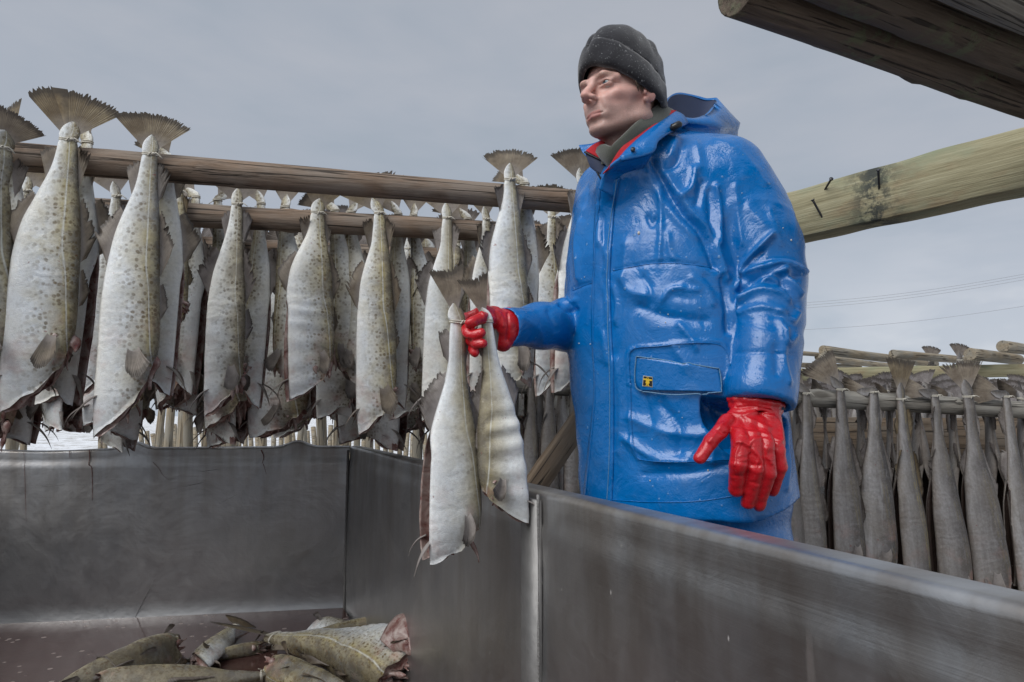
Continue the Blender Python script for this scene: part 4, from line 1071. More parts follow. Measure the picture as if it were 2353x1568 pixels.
lie((838, 1457), (742, 1436), 60, 'small pale cod in the far corner of the tub', 603, fins='few', roll=40, tone=.2, dark=.2)
lie((840, 1610), (625, 1535), 110, 'dark brown cod at the bottom edge, in front of the largest one', 604, fins='few', roll=130, zlift=.07, tone=.9, dark=1.0)
lie((90, 1605), (402, 1500), 124, 'arched grey-backed cod in the tub with one fin sticking up', 605, roll=35, zlift=.07, tone=.25, dark=.9, bend=.35)
lie((600, 1556), (215, 1585), 120, 'speckled grey cod at the bottom edge below the arched one', 606, fins='few', roll=140, zlift=.06, tone=.45, dark=.7)
lie((540, 1440), (455, 1520), 52, 'cod lying crosswise behind the dark tail fin', 607, fins='few', roll=20, zlift=.03, tone=.8, dark=.4)
lie((422, 1520), (600, 1488), 42, 'thin white-bellied cod under the dark tail fin', 608, fins='few', roll=20, zlift=.02, tone=.3, dark=.1)

# ------------------------------------------------------------------ the man
man = thing('person', 'man in blue oilskin jacket, black hat and red gloves holding up two cod', 'person', (PW(1580, 955, 1.62)[0], 1.62, -.05))
def fam(name, V, F, mats, parent=man, **kw): return part(name, V, F, mats, parent, **kw)
def P3(p): return PW(p[0], p[1], p[2])

# ---- head: frame at the midpoint between the ears
HY = R(52); hf = np.array([-math.sin(HY), -math.cos(HY), 0]); hl = np.array([math.cos(HY), -math.sin(HY), 0])
HC = PW(1427, 200, 1.5); HC[2] = PW(1385, 188, 1.43)[2] - .030
HM = np.stack([hl, hf, [0, 0, 1]])
HS = 1.0
def hw(V): return HC + np.asarray(V) * HS @ HM
S = SDF((-.10, -.14, -.24), (.10, .145, .17), .0020)
S.add(S.ell((0, -.012, .055), (.073, .096, .082)))
S.add(S.ell((0, .026, -.004), (.058, .058, .090)), .03)
for s in (-1, 1):
    S.add(S.cap((s * .054, .000, -.058), (s * .014, .068, -.092), .017, .016), .022)     # jaw
    S.add(S.cap((s * .058, -.008, -.015), (s * .055, .0, -.056), .014, .016), .02)
    S.add(S.cap((s * .044, .056, -.002), (s * .060, .018, .006), .014, .011), .018)      # cheekbone
    S.add(S.cap((s * .009, .0905, .0375), (s * .030, .0865, .0415), .0085, .0092), .010)    # brow ridge
    S.add(S.cap((s * .030, .0865, .0415), (s * .050, .066, .0365), .0092, .0085), .010)
    S.add(S.cap((s * .024, .080, -.02), (s * .024, .074, -.060), .011, .011), .02)
S.add(S.ell((0, .036, -.055), (.044, .043, .044)), .02)
S.add(S.ell((0, .0765, -.094), (.019, .014, .0125)), .016)
S.add(S.ell((0, .078, -.050), (.024, .013, .026)), .016)
for s in (-1, 1): S.sub(S.ell((s * .030, .101, .0275), (.0185, .0245, .0095)), .007)
S.add(S.cap((0, .090, .036), (0, .1125, -.004), .0076, .0096), .010)
S.add(S.ell((0, .1150, -.0105), (.0110, .0114, .0100)), .007)
for s in (-1, 1):
    S.add(S.ell((s * .0125, .1020, -.0155), (.0074, .0110, .0078)), .009)
    S.sub(S.ell((s * .0068, .1075, -.0235), (.0036, .0065, .0042)), .003)
for s in (-1, 1):                                                    # lids
    S.add(S.ell((s * .031, .0755, .0262), (.0148, .0142, .0134)), .003)
    S.add(S.cap((s * .017, .0865, .0318), (s * .046, .0765, .0296), .0042, .0040), .004)
    S.add(S.cap((s * .018, .0850, .0175), (s * .044, .0780, .0185), .0026, .0026), .005)
    S.sub(S.ell((s * .0315, .0900, .0252), (.0120, .0135, .0040)), .0010)
    S.sub(S.cap((s * .017, .0890, .0135), (s * .038, .0835, .0085), .0022), .006)          # bag under the eye
for s in (-1, 1):
    S.add(S.cap((s * .0205, .0840, -.0565), (s * .004, .0912, -.0535), .0034, .0046), .005)
    S.add(S.cap((s * .0180, .0835, -.0630), (0, .0892, -.0645), .0038, .0055), .006)
    S.sub(S.cap((s * .0245, .0870, -.0590), (0, .0990, -.0585), .0019), .0015)
S.sub(S.cap((-.015, .0905, -.0765), (.015, .0905, -.0765), .0045), .010)
for s in (-1, 1):                                                    # furrow from nose to mouth, ear
    S.sub(S.cap((s * .0205, .1000, -.017), (s * .0300, .0860, -.052), .0014), .008)
    er = np.array(Matrix.Rotation(R(-18), 3, 'X') @ Matrix.Rotation(R(s * 24), 3, 'Z'))
    S.add(S.ell((s * .077, -.004, .010), (.0065, .0170, .029), er), .004)
    S.sub(S.ell((s * .0845, .002, .011), (.0050, .0115, .019), er), .003)
    S.add(S.ell((s * .0775, .008, .003), (.004, .004, .007)), .003)
    S.add(S.ell((s * .0765, .005, -.017), (.0055, .008, .009)), .004)
S.add(S.cap((0, -.028, -.04), (0, -.055, -.19), .056, .060), .03)
for s in (-1, 1): S.add(S.cap((s * .052, -.02, -.05), (s * .02, .0, -.16), .016, .014), .016)
S.add(S.ell((0, .012, -.115), (.012, .014, .018)), .02)
V, F = S.surf(2)
Vs_ = laplace(V, F, 14, .5)
w_ = np.clip(np.exp(-((np.abs(V[:, 0]) - .030) ** 2 + (V[:, 1] - .080) ** 2 + (V[:, 2] + .050) ** 2) / .011 ** 2) * 1.3 + .45 * sm(.035, .05, np.abs(V[:, 0])) * sm(.0, .03, V[:, 1]) * sm(.01, -.01, V[:, 2]), 0, 1)[:, None]
V = V * (1 - w_) + Vs_ * w_
N = vnormals(V, F)
x, y, z = V.T; ax = np.abs(x)
def blob(cx_, cy_, cz_, r_): return np.exp(-((ax - cx_) ** 2 + (y - cy_) ** 2 + (z - cz_) ** 2) / r_ ** 2)
lipd = np.minimum(np.abs(z + .0550), np.abs(z + .0635)); mouthx = sm(.0235, .019, ax)
lip = .75 * sm(.0058, .0038, lipd) * mouthx * sm(.078, .083, y) * sm(-.0715, -.068, z) * sm(-.0475, -.0505, z - .10 * 0)
stub = sm(-.015, -.055, z) * sm(-.05, .0, y) * (1 - lip) * sm(-.14, -.10, z) + .8 * sm(.03, .012, np.abs(y - .012)) * sm(.03, .0, z) * sm(.05, .06, ax) * sm(-.06, -.02, z) * .6
stub = np.clip(1.25 * stub * (1 - .12 * blob(.03, .08, -.03, .02)), 0, 1)
flush = np.clip(blob(0, .118, -.012, .02) * .5 + blob(.045, .06, -.012, .030) * .3 + blob(.08, 0, .0, .03) * .7, 0, 1)
brow = np.exp(-((z - (.0415 + .03 * (ax - .018) * (ax < .035) - .10 * np.maximum(ax - .038, 0))) / .0038) ** 2) * sm(.010, .016, ax) * sm(.054, .046, ax) * sm(.05, .065, y) * 1.0
wr = 0
for k, (zz, yy) in enumerate(((.022, .062), (.016, .064), (.011, .06))):
    wr = wr + np.exp(-((z - zz + (ax - .05) * .25) / .0016) ** 2) * sm(.038, .046, ax) * sm(.064, .052, ax) * (y > 0)
for k, zz in enumerate((.058, .068)): wr = wr + .8 * np.exp(-((z - zz - .004 * np.sin(ax * 90)) / .0018) ** 2) * (y > .05)
wr = wr + .9 * np.exp(-((ax - .007) / .0016) ** 2) * sm(.03, .04, z) * sm(.066, .056, z) * (y > .07)
V = V + N * (-.0012 * wr + .0007 * waves(V, 4, 130) + .0005 * waves(V, 6, 60))[:, None]
V[:, 2] = np.where(V[:, 2] < .026, .026 + (V[:, 2] - .026) * np.where(V[:, 2] > -.12, .79, .79), V[:, 2])
fam('body', hw(V), F, M_FACE, vcol=dict(lip=lip, stubble=stub, flush=flush, brow=brow))
for s in (-1, 1):
    c = np.array([s * .031, .0752, .0258]); r_ = .0117
    th, ph = np.meshgrid(np.linspace(0, np.pi, 25), np.linspace(0, 2 * np.pi, 20, endpoint=False), indexing='ij')
    g = np.array([-.02, .99, .02]); g /= np.linalg.norm(g)          # looking a little past the camera
    u_ = np.cross(g, [0, 0, 1]); u_ /= np.linalg.norm(u_); w_ = np.cross(u_, g)
    E = c + r_ * (np.cos(th)[..., None] * g + np.sin(th)[..., None] * (np.cos(ph)[..., None] * u_ + np.sin(ph)[..., None] * w_))
    Fq = grid_faces(25, 20, True); rowi = np.repeat(np.arange(24), 20)
    e = fam('eye', hw(E.reshape(-1, 3)), Fq[:, ::-1], [M_EYEW, M_IRIS, M_BLACK], matidx=np.where(rowi < 2, 2, np.where(rowi < 5, 1, 0)))

# ---- fleece hat with a turned-up cuff
th = np.linspace(0, 2 * np.pi, 96, endpoint=False); co, si = np.cos(th), np.sin(th)
ztop = PW(1440, 72, 1.5)[2] - HC[2]
zb = .020 + .042 * co + .006 * np.cos(2 * th)
rows = []
def ring(z_, f): rows.append(np.stack([.0815 * f * si, -.005 + .1065 * f * co, z_ + 0 * th], 1))
ring(zb + .012, .94); ring(zb + .002, .965); ring(zb - .002, 1.0); ring(zb + .004, 1.055)
for k in np.linspace(.1, .9, 6): ring(zb + .058 * k, 1.07 + .035 * math.sin(math.pi * k) - .03 * k)
ring(zb + .058, 1.035); ring(zb + .0585, 1.0); ring(zb + .0572, .985)
zc = zb + .0575
for t in np.linspace(.06, 1, 22):
    f = (1 - t ** 2.5) ** (1 / 1.9) if t < 1 else .02
    rows.append(np.stack([.0815 * 1.0 * f * si, -.007 - .012 * t + .1065 * f * co, zc + (ztop - zc) * (t ** .93 if t < 1 else 1)], 1))
Hh = np.array(rows)
pin = Hh[..., 2] > .09
Hv = Hh.reshape(-1, 3); Fh = grid_faces(len(rows), 96, True)
Nh = vnormals(Hv, Fh)
cen_ = np.array([0, -.012, .04]); Nh *= np.sign(((Hv - cen_) * Nh).sum(1, keepdims=True)); 
dd = .0035 * waves(Hv, 31, 45) + .0015 * waves(Hv, 32, 130)
dd -= .007 * np.exp(-(Hv[:, 0] / .007) ** 2) * sm(.09, .13, Hv[:, 2]) + .006 * np.exp(-((Hv[:, 1] + .03) / .008) ** 2) * sm(.10, .14, Hv[:, 2])
Hv = Hv + Nh * dd[:, None]
fam('fleece_hat', hw(Hv), Fh[:, ::-1], M_HAT)
# short hair showing at the temple
tv, tf = [], None
q = []
rs = np.random.RandomState(5)
for k in range(60):
    b = np.array([.0745 + .002 * rs.rand(), .012 + .026 * rs.rand(), .018 + .022 * rs.rand()])
    q.append(tube([b, b + [.001, -.003, -.006], b + [.0, -.006, -.012 - .006 * rs.rand()]], [.0008, .0007, .0003], 4))
fam('hair', hw(join(q)[0]), join(q)[1], M_HAIR)
# neck gaiter
rows = []
for t in np.linspace(0, 1, 26):
    f = .92 + .08 * t + .03 * math.sin(t * 9)
    top = -.070 - .036 * co
    rows.append(np.stack([.074 * f * si, -.034 - .01 * (1 - t) + (.082 * f) * co, -.135 + (top + .135) * t + .006 * np.sin(2 * th + 3 * t)], 1))
rows.append(rows[-1] * [.94, .96, 1] + [0, -.002, -.004]); rows.append(rows[-1] * [.96, .96, 1] + [0, 0, -.03])
Gv = np.array(rows).reshape(-1, 3); Fg = grid_faces(len(rows), 96, True)
Gv = Gv + (vnormals(Gv, Fg) * (.003 * np.sin(Gv[:, 2] * 260 + 3 * Gv[:, 0] * 30) + .002 * waves(Gv, 8, 60))[:, None])
fam('neck_gaiter', hw(Gv), Fg[:, ::-1], M_GAITER)

# ---- trousers
YAW = R(40)
tf_ = np.array([-math.sin(YAW), -math.cos(YAW), 0], np.float32); tl = np.array([math.cos(YAW), -math.sin(YAW), 0], np.float32)
TY = 1.62
c0 = PW(1582, 1200, TY)
S = SDF((c0[0] - .33, TY - .3, -.05), (c0[0] + .33, TY + .3, .98), .010)
q = S.P - np.array([c0[0], TY, 0], np.float32); a_, b_ = q @ tl, q @ tf_
S.f = np.maximum((np.sqrt((a_ / .235) ** 2 + (b_ / .165) ** 2) - 1) * .165, np.maximum(S.P[:, 2] - .96, .52 - S.P[:, 2]))
for s in (-1, 1):
    cl_ = np.array([c0[0], TY, 0]) + tl * .115 * s
    S.add(S.cap(cl_ + [0, 0, .62], cl_ + [0, 0, -.02], .115, .10), .08)
S.sub(S.P[:, 2] + .045)
V, F = S.surf(2); N = vnormals(V, F)
V = V + N * (.006 * waves(V * [1, 1, .6], 3, 28) + .003 * waves(V, 5, 60))[:, None]
fam('trousers', V, F, M_JACKET)

# ---- jacket: torso and sleeves as one continuous skin
lev = [(1166, 1576, .258, .190), (950, 1556, .250, .180), (800, 1528, .245, .175), (600, 1503, .222, .165), (450, 1512, .205, .150), (395, 1518, .175, .130), (362, 1512, .125, .110), (335, 1505, .07, .075)]
zl = np.array([PW(p[1], p[0], TY)[2] for p in lev]); xl = np.array([PW(p[1], p[0], TY)[0] for p in lev])
HEM = zl[0]
S = SDF((-.06, 1.24, HEM - .02), (.76, 1.95, zl[-1] + .10), .0046)
zz = S.P[:, 2]; o_ = np.argsort(zl)
cx_ = np.interp(zz, zl[o_], xl[o_]); A_ = np.interp(zz, zl[o_], np.array([p[2] for p in lev])[o_]); B_ = np.interp(zz, zl[o_], np.array([p[3] for p in lev])[o_])
qx = S.P[:, 0] - cx_; qy = S.P[:, 1] - TY
a_ = qx * tl[0] + qy * tl[1]; b_ = qx * tf_[0] + qy * tf_[1]
S.f = ((np.abs(a_ / A_) ** 2.25 + np.abs(b_ / B_) ** 2.25) ** (1 / 2.25) - 1) * np.minimum(A_, B_)
S.f = np.maximum(S.f, zz - (zl[-1] + .02)).astype(np.float32)
pr = lambda px, d: px * d / FP
# shoulders
S.add(S.cap(P3((1545, 385, 1.59)), P3((1662, 408, 1.53)), .070, .072), .05)
S.add(S.cap(P3((1445, 398, 1.50)), P3((1520, 372, 1.52)), .042, .05), .03)
S.add(S.cap(P3((1420, 425, 1.53)), P3((1525, 395, 1.53)), .05, .06), .05)
S.add(S.cap(P3((1500, 330, 1.60)), P3((1600, 345, 1.62)), .05, .05), .05)
S.add(S.cap(P3((1480, 395, 1.66)), P3((1405, 452, 1.74)), .070, .074), .05)
# his left sleeve (on our right)
zs = lambda y: PW(1500, y, 1.55)[2]
kk = (.006 + .05 * sm(zs(580), zs(430), zz)).astype(np.float32)
tors = S.f
S.f = np.full_like(tors, 9.0)
arm = [((1668, 402, 1.53), 80), ((1708, 480, 1.52), 88), ((1738, 570, 1.50), 91), ((1762, 650, 1.48), 82)]
S.chain([P3(p) for p, r_ in arm], [pr(r_, p[2]) for p, r_ in arm], .05)
arm = [((1762, 650, 1.48), 82), ((1763, 720, 1.445), 76), ((1757, 810, 1.42), 72), ((1748, 895, 1.40), 71), ((1747, 925, 1.395), 71)]
S.chain([P3(p) for p, r_ in arm], [pr(r_, p[2]) for p, r_ in arm], .03)
# his right sleeve reaching out
arm = [((1408, 455, 1.75), 78), ((1392, 560, 1.76), 74), ((1374, 650, 1.76), 68), ((1356, 735, 1.74), 60)]
S.chain([P3(p) for p, r_ in arm], [pr(r_, p[2]) for p, r_ in arm], .04)
arm = [((1356, 738, 1.74), 60), ((1300, 746, 1.68), 56), ((1240, 750, 1.60), 51), ((1165, 752, 1.51), 49)]
S.chain([P3(p) for p, r_ in arm], [pr(r_, p[2]) for p, r_ in arm], .025)
armf = S.f; S.f = tors; S.add(armf, kk)
def cut(p, dirn):                                    # flat cut through a sleeve end, only near the cuff
    dirn = np.array(dirn, np.float32); dirn /= np.linalg.norm(dirn); q_ = S.P - np.asarray(p, np.float32)
    near = np.linalg.norm(q_, axis=1) - .12
    S.sub(np.maximum(near, -(q_ @ dirn)))
eL = P3((1747, 928, 1.395)); dL = eL - P3((1757, 810, 1.42)); cut(eL, dL); dL /= np.linalg.norm(dL)
S.sub(S.cap(eL - dL * .03, eL + dL * .06, pr(57, 1.395)))
eR = P3((1158, 752, 1.50)); dR = eR - P3((1240, 750, 1.60)); dR /= np.linalg.norm(dR); cut(eR, dR + [.0, 0, .0])
S.sub(S.cap(eR - dR * .035, eR + dR * .08, pr(39, 1.5)))
S.sub(zz - HEM - .036 * sm(.45, .64, S.P[:, 0]).astype(np.float32))                                       # hem
V, F = S.surf(3); N = vnormals(V, F)
# folds, placed where the photo shows them
vw = CAM - V; vw /= np.linalg.norm(vw, axis=1)[:, None]
face = np.clip((N * vw).sum(1) * 2.5, 0, 1)
pp = WP(V); D = np.zeros(len(V))
FOLD = [  # points, width px, height m  (+ ridge, - groove)
 ([(1500, 372), (1514, 400), (1540, 450), (1570, 495), (1600, 525), (1620, 560), (1640, 612)], 9, -.013), ([(1530, 400), (1562, 450), (1592, 492), (1628, 530), (1650, 585), (1668, 640)], 12, .010), ([(1490, 400), (1520, 460), (1560, 510), (1598, 545)], 10, .006),
 ([(1660, 640), (1668, 690), (1672, 760)], 9, -.012),
 ([(1598, 390), (1590, 430), (1570, 452)], 10, .010), ([(1612, 420), (1600, 470)], 9, -.008), ([(1646, 430), (1652, 480), (1651, 560)], 8, .010), ([(1630, 440), (1632, 500), (1638, 560)], 9, -.007), ([(1690, 430), (1700, 520), (1706, 560)], 10, .004),
 ([(1691, 660), (1710, 610), (1740, 575), (1772, 540)], 8, .012), ([(1700, 640), (1722, 600), (1752, 578)], 8, -.009),
 ([(1705, 690), (1745, 668), (1790, 674), (1812, 690)], 8, .011), ([(1700, 668), (1740, 648), (1800, 652)], 7, -.009), ([(1705, 628), (1760, 612), (1800, 606), (1848, 626)], 8, .010), ([(1720, 646), (1770, 632), (1830, 640)], 7, -.008),
 ([(1690, 712), (1722, 668), (1770, 634), (1804, 622)], 8, .008), ([(1800, 622), (1816, 648), (1838, 678)], 7, .011), ([(1795, 640), (1812, 668), (1832, 700)], 6, -.009), ([(1700, 720), (1750, 706), (1800, 716)], 9, .007),
 ([(1790, 716), (1815, 740), (1832, 720)], 7, .009), ([(1790, 740), (1806, 790), (1822, 776)], 7, .008), ([(1800, 760), (1800, 830), (1812, 880)], 7, .007), ([(1780, 800), (1784, 860)], 9, -.005),
 ([(1430, 640), (1450, 670), (1490, 680)], 24, .008), ([(1470, 705), (1540, 730), (1620, 738)], 16, -.006), ([(1525, 690), (1540, 668), (1565, 662)], 7, .006), ([(1570, 664), (1605, 668)], 6, .005), ([(1550, 682), (1590, 690)], 8, -.003), ([(1480, 640), (1496, 664), (1500, 700)], 8, -.005), ([(1590, 640), (1620, 660), (1640, 700)], 9, .005), ([(1620, 636), (1650, 672)], 7, -.005),
 ([(1518, 425), (1520, 520), (1516, 600)], 8, .006), ([(1490, 500), (1500, 520), (1508, 505)], 7, -.007), ([(1535, 540), (1540, 580), (1552, 598)], 9, .005), ([(1412, 660), (1420, 700), (1416, 740)], 9, .006), ([(1440, 560), (1436, 640)], 12, .005),
 ([(1340, 480), (1325, 560), (1328, 640)], 9, .007), ([(1352, 430), (1338, 500)], 8, -.006), ([(1380, 470), (1378, 560)], 7, .006), ([(1390, 500), (1386, 640), (1390, 760)], 6, -.005), ([(1384, 560), (1394, 600), (1384, 650), (1396, 700), (1388, 760), (1396, 830)], 7, .005),
 ([(1290, 690), (1310, 700), (1322, 690)], 6, .008), ([(1285, 705), (1305, 715), (1325, 712)], 5, -.009), ([(1275, 700), (1300, 730), (1318, 760)], 6, .007), ([(1262, 715), (1280, 760)], 8, -.004), ([(1200, 730), (1240, 760), (1250, 790)], 11, .004),
 ([(1550, 800), (1580, 840)], 14, .004), ([(1560, 745), (1590, 780), (1600, 800)], 9, .006), ([(1420, 830), (1430, 940), (1424, 1040)], 14, .006), ([(1450, 960), (1520, 990), (1600, 1000), (1680, 985)], 18, .007), ([(1440, 1010), (1500, 1050), (1580, 1058)], 14, .008), ([(1520, 930), (1560, 980), (1562, 1040)], 14, -.005), ([(1620, 920), (1640, 1000), (1636, 1060)], 14, .006),
 ([(1700, 1060), (1600, 1085), (1480, 1090)], 12, -.005), ([(1800, 990), (1812, 1060), (1806, 1120)], 12, .006), ([(1480, 900), (1500, 985)], 12, -.004),
 ([(1640, 320), (1700, 350), (1760, 420)], 14, .004), ([(1600, 330), (1610, 380)], 11, .005), ([(1570, 330), (1556, 372), (1532, 392)], 9, -.008), ([(1555, 320), (1540, 360)], 9, .006), ([(1720, 480), (1760, 520)], 14, .005), ([(1770, 480), (1790, 560)], 12, .004)]
def jit(pts):
    c = curve(pts, max(6, len(pts) * 5)); return c
for pts, wpx, amp in FOLD:
    d_ = polydist(pp, jit(np.array(pts, float)))
    D += amp * 1.25 * (.35 * np.exp(-(d_ / wpx) ** 2) + .65 * np.exp(-d_ / (wpx * .5))) * face
rmask = np.clip(.35 + .8 * waves(V, 65, 9), 0, 1.2)
# the far side and the back crumple too
D += (.0012 * waves(V, 63, 70) * rmask + .0018 * waves(V * [1, 1, .45], 64, 26) * rmask)
D += (.0045 * waves(V * [1, 1, .55], 61, 17) + .0022 * waves(V * [1, 1, .8], 62, 44)) * (.45 + .55 * (1 - face))
rdg = lambda s_, f_, sc: np.clip(1 - 1.3 * np.abs(waves(V * np.array(sc), s_, f_)), 0, 1) ** 2
slv = sm(1640, 1690, pp[:, 0]) * sm(330, 480, pp[:, 1]) * sm(930, 860, pp[:, 1])
D += .0045 * rdg(71, 15, (.8, .8, 1.5)) * slv + .0035 * rdg(72, 26, (.7, .7, 1.6)) * slv + .0040 * rdg(73, 11, (1.2, 1.2, .4)) * (1 - slv) + .0008 * rdg(74, 34, (1, 1, .8))
# hem, cuff and panel seams pressed into the coat
for pts, wpx, amp in (([(1409, 622), (1506, 606), (1560, 606), (1627, 614), (1650, 625)], 3.2, -.004), ([(1316, 666), (1340, 656), (1363, 648)], 3, -.004), ([(1692, 812), (1760, 812), (1824, 818)], 3, -.003),
                      ([(1448, 880), (1446, 830), (1456, 802), (1520, 795), (1640, 784), (1668, 800), (1678, 840)], 3.4, .004), ([(1448, 880), (1452, 990), (1462, 1045), (1482, 1058), (1560, 1062), (1680, 1058)], 3.4, .004)):
    D += amp * np.exp(-(polydist(pp, jit(np.array(pts, float))) / wpx) ** 2) * face
V = V + N * D[:, None]
V = laplace(V, F, 1, .3)
jk = fam('jacket', V, F, M_JACKET)
bv = BVHTree.FromPolygons([tuple(p) for p in V], [tuple(f) for f in F.tolist()])
def hit(px, py, default=1.5):
    d_ = ray(px, py); loc, nn, _, _ = bv.ray_cast(Vector(CAM), Vector(d_))
    if loc is None: return PW(px, py, default), -d_ / np.linalg.norm(d_)
    return np.array(loc), np.array(nn if nn.dot(Vector(d_)) < 0 else -nn)
def shell(name, G, Nn, th, mat, parent=man, **kw):
    """sheet with thickness from a grid of points and normals"""
    n, m = G.shape[:2]; A_ = G.reshape(-1, 3); B_ = (G - Nn * th).reshape(-1, 3)
    Fa = grid_faces(n, m); Fb = grid_faces(n, m)[:, ::-1] + n * m
    bd = list(range(m)) + [i * m + m - 1 for i in range(1, n)] + [(n - 1) * m + j for j in range(m - 2, -1, -1)] + [i * m for i in range(n - 2, 0, -1)]
    e = np.array([(bd[i], bd[(i + 1) % len(bd)], bd[(i + 1) % len(bd)] + n * m, bd[i] + n * m) for i in range(len(bd))])
    return fam(name, np.concatenate([A_, B_]), np.concatenate([Fa, Fb, e[:, ::-1]]), mat, parent, **kw)
def decal(name, left, right, n, m, off, th, mat, parent=man, puff=0.0, smooth_it=2):
    """raised piece lying on the jacket between two edges drawn on the photo"""
    Lc, Rc = curve(left, n), curve(right, n); G = np.zeros((n, m, 3)); Nn = np.zeros((n, m, 3))
    for i in range(n):
        for j in range(m):
            t = j / (m - 1); p = Lc[i] * (1 - t) + Rc[i] * t
            G[i, j], Nn[i, j] = hit(*p)
    for _ in range(smooth_it):
        Nn[1:-1, 1:-1] = (Nn[1:-1, 1:-1] + Nn[:-2, 1:-1] + Nn[2:, 1:-1] + Nn[1:-1, :-2] + Nn[1:-1, 2:]) / 5
    Nn /= np.linalg.norm(Nn, axis=2)[..., None]
    prof = np.sin(np.pi * np.linspace(0, 1, m))[None, :, None]
    G = G + Nn * (off + puff * prof)
    global last_grid
    last_grid = G
    return shell(name, G, Nn, th, mat, parent)
fl = decal('front_flap', [(1379, 428), (1372, 470), (1367, 535), (1365, 616), (1361, 700), (1362, 777), (1367, 891), (1357, 1004), (1341, 1158)],
           [(1425, 408), (1414, 460), (1409, 530), (1403, 616), (1404, 700), (1407, 777), (1411, 860), (1411, 1050), (1407, 1158)], 110, 12, .0045, .006, M_JACKET)
def cord(pts, r_, off, mat, nm, parent, n=60):
    c = curve(pts, n); Q = []
    for p in c:
        h_, nn = hit(*p); Q.append(h_ + nn * off)
    V_, F_ = tube(np.array(Q), r_, 6); return fam(nm, V_, F_, mat, parent)
for xx in (.12, .86):
    a_ = np.array([(1379, 430), (1367, 535), (1365, 616), (1361, 777), (1367, 891), (1357, 1004), (1341, 1155)], float); b_ = np.array([(1425, 410), (1409, 530), (1403, 616), (1407, 777), (1411, 870), (1411, 1050), (1407, 1155)], float)
    cord(a_ * (1 - xx) + b_ * xx, .0009, .0050, M_WORN if xx > .5 else M_JACKET, 'seam', fl)
pk = decal('pocket_flap', [(1465, 818), (1463, 850), (1463, 879), (1474, 896)], [(1651, 847), (1655, 872), (1659, 890), (1659, 901)], 16, 26, .008, .005, M_JACKET, puff=.003)
cord([(1466, 819), (1520, 826), (1580, 836), (1651, 848)], .0013, .0098, M_WORN, 'seam', pk)
cord([(1463, 880), (1474, 896), (1546, 907), (1600, 905), (1658, 901)], .0013, .0088, M_WORN, 'seam', pk)
cord([(1466, 819), (1463, 850), (1463, 879)], .0013, .0088, M_WORN, 'seam', pk)
cord([(1651, 848), (1656, 872), (1659, 901)], .0013, .0088, M_WORN, 'seam', pk)
n_, m_ = last_grid.shape[:2]
bvp = BVHTree.FromPolygons([tuple(p) for p in last_grid.reshape(-1, 3)], [tuple(f) for f in grid_faces(n_, m_).tolist()])
def hitp(px, py):
    d_ = ray(px, py); loc, nn, _, _ = bvp.ray_cast(Vector(CAM), Vector(d_))
    if loc is None: return hit(px, py)
    return np.array(loc), np.array(nn if nn.dot(Vector(d_)) < 0 else -nn)
for sp in ([(1409, 622), (1460, 612), (1506, 606), (1560, 606), (1627, 614), (1652, 626)], [(1448, 880), (1446, 830), (1456, 802), (1520, 795), (1600, 788), (1660, 796), (1678, 840)], [(1448, 880), (1452, 990), (1462, 1045), (1482, 1058), (1560, 1062), (1690, 1056)], [(1345, 1148), (1420, 1150), (1500, 1154), (1600, 1152), (1700, 1138)], [(1316, 668), (1340, 658), (1362, 649)]):
    cord(sp, .0010, .0006, M_JACKET, 'seam', jk, 70)
# badge: a yellow oilskin figure with spread arms on a dark ground
def flat_badge(name, polyP, off, mat, parent):
    """small flat shape on the pocket flap"""
    Q = []
    for p in polyP:
        h_, nn = hitp(*p); Q.append((h_, nn))
    nn = np.mean([q_[1] for q_ in Q], 0); nn /= np.linalg.norm(nn)
    c_ = np.mean([q_[0] for q_ in Q], 0); A_ = []
    for p in polyP:
        d_ = ray(*p); t = ((c_ + nn * off - CAM) @ nn) / (d_ @ nn); A_.append(CAM + d_ * t)
    A_ = np.array(A_); n = len(A_); V_ = np.concatenate([A_, A_ - nn * .0012])
    Fc = [tuple(range(n)), tuple(range(2 * n - 1, n - 1, -1))] + [(i, i + n, (i + 1) % n + n, (i + 1) % n) for i in range(n)]
    return fam(name, V_, Fc, mat, parent, smooth=False)
bx = lambda u_, v_: (1477.9 + (1499.2 - 1477.9) * u_ - 1.9 * v_ * (1 - u_), 863.5 + 3.0 * u_ + 24.0 * v_)
bd = flat_badge('badge', [bx(0, 0), bx(1, 0), bx(1, 1), bx(0, 1)], .0016, M_CREAM, pk)
flat_badge('badge_field', [bx(.05, .05), bx(.95, .05), bx(.95, .93), bx(.05, .93)], .0024, M_BLACK, bd)
fig = [(.06, .25), (.36, .25), (.38, .14), (.48, .08), (.58, .14), (.60, .25), (.94, .25), (.94, .40), (.66, .40), (.70, .68), (.60, .68), (.62, .86), (.70, .92), (.52, .92), (.48, .70), (.44, .92), (.26, .92), (.36, .86), (.36, .68), (.28, .68), (.33, .40), (.06, .40)]
flat_badge('badge_figure', [bx(*p) for p in fig], .0031, M_YELLOW, bd)
flat_badge('badge_face', [bx(.48 + .06 * math.cos(a), .185 + .055 * math.sin(a)) for a in np.linspace(0, 6.28, 10, endpoint=False)], .0037, M_BLACK, bd)
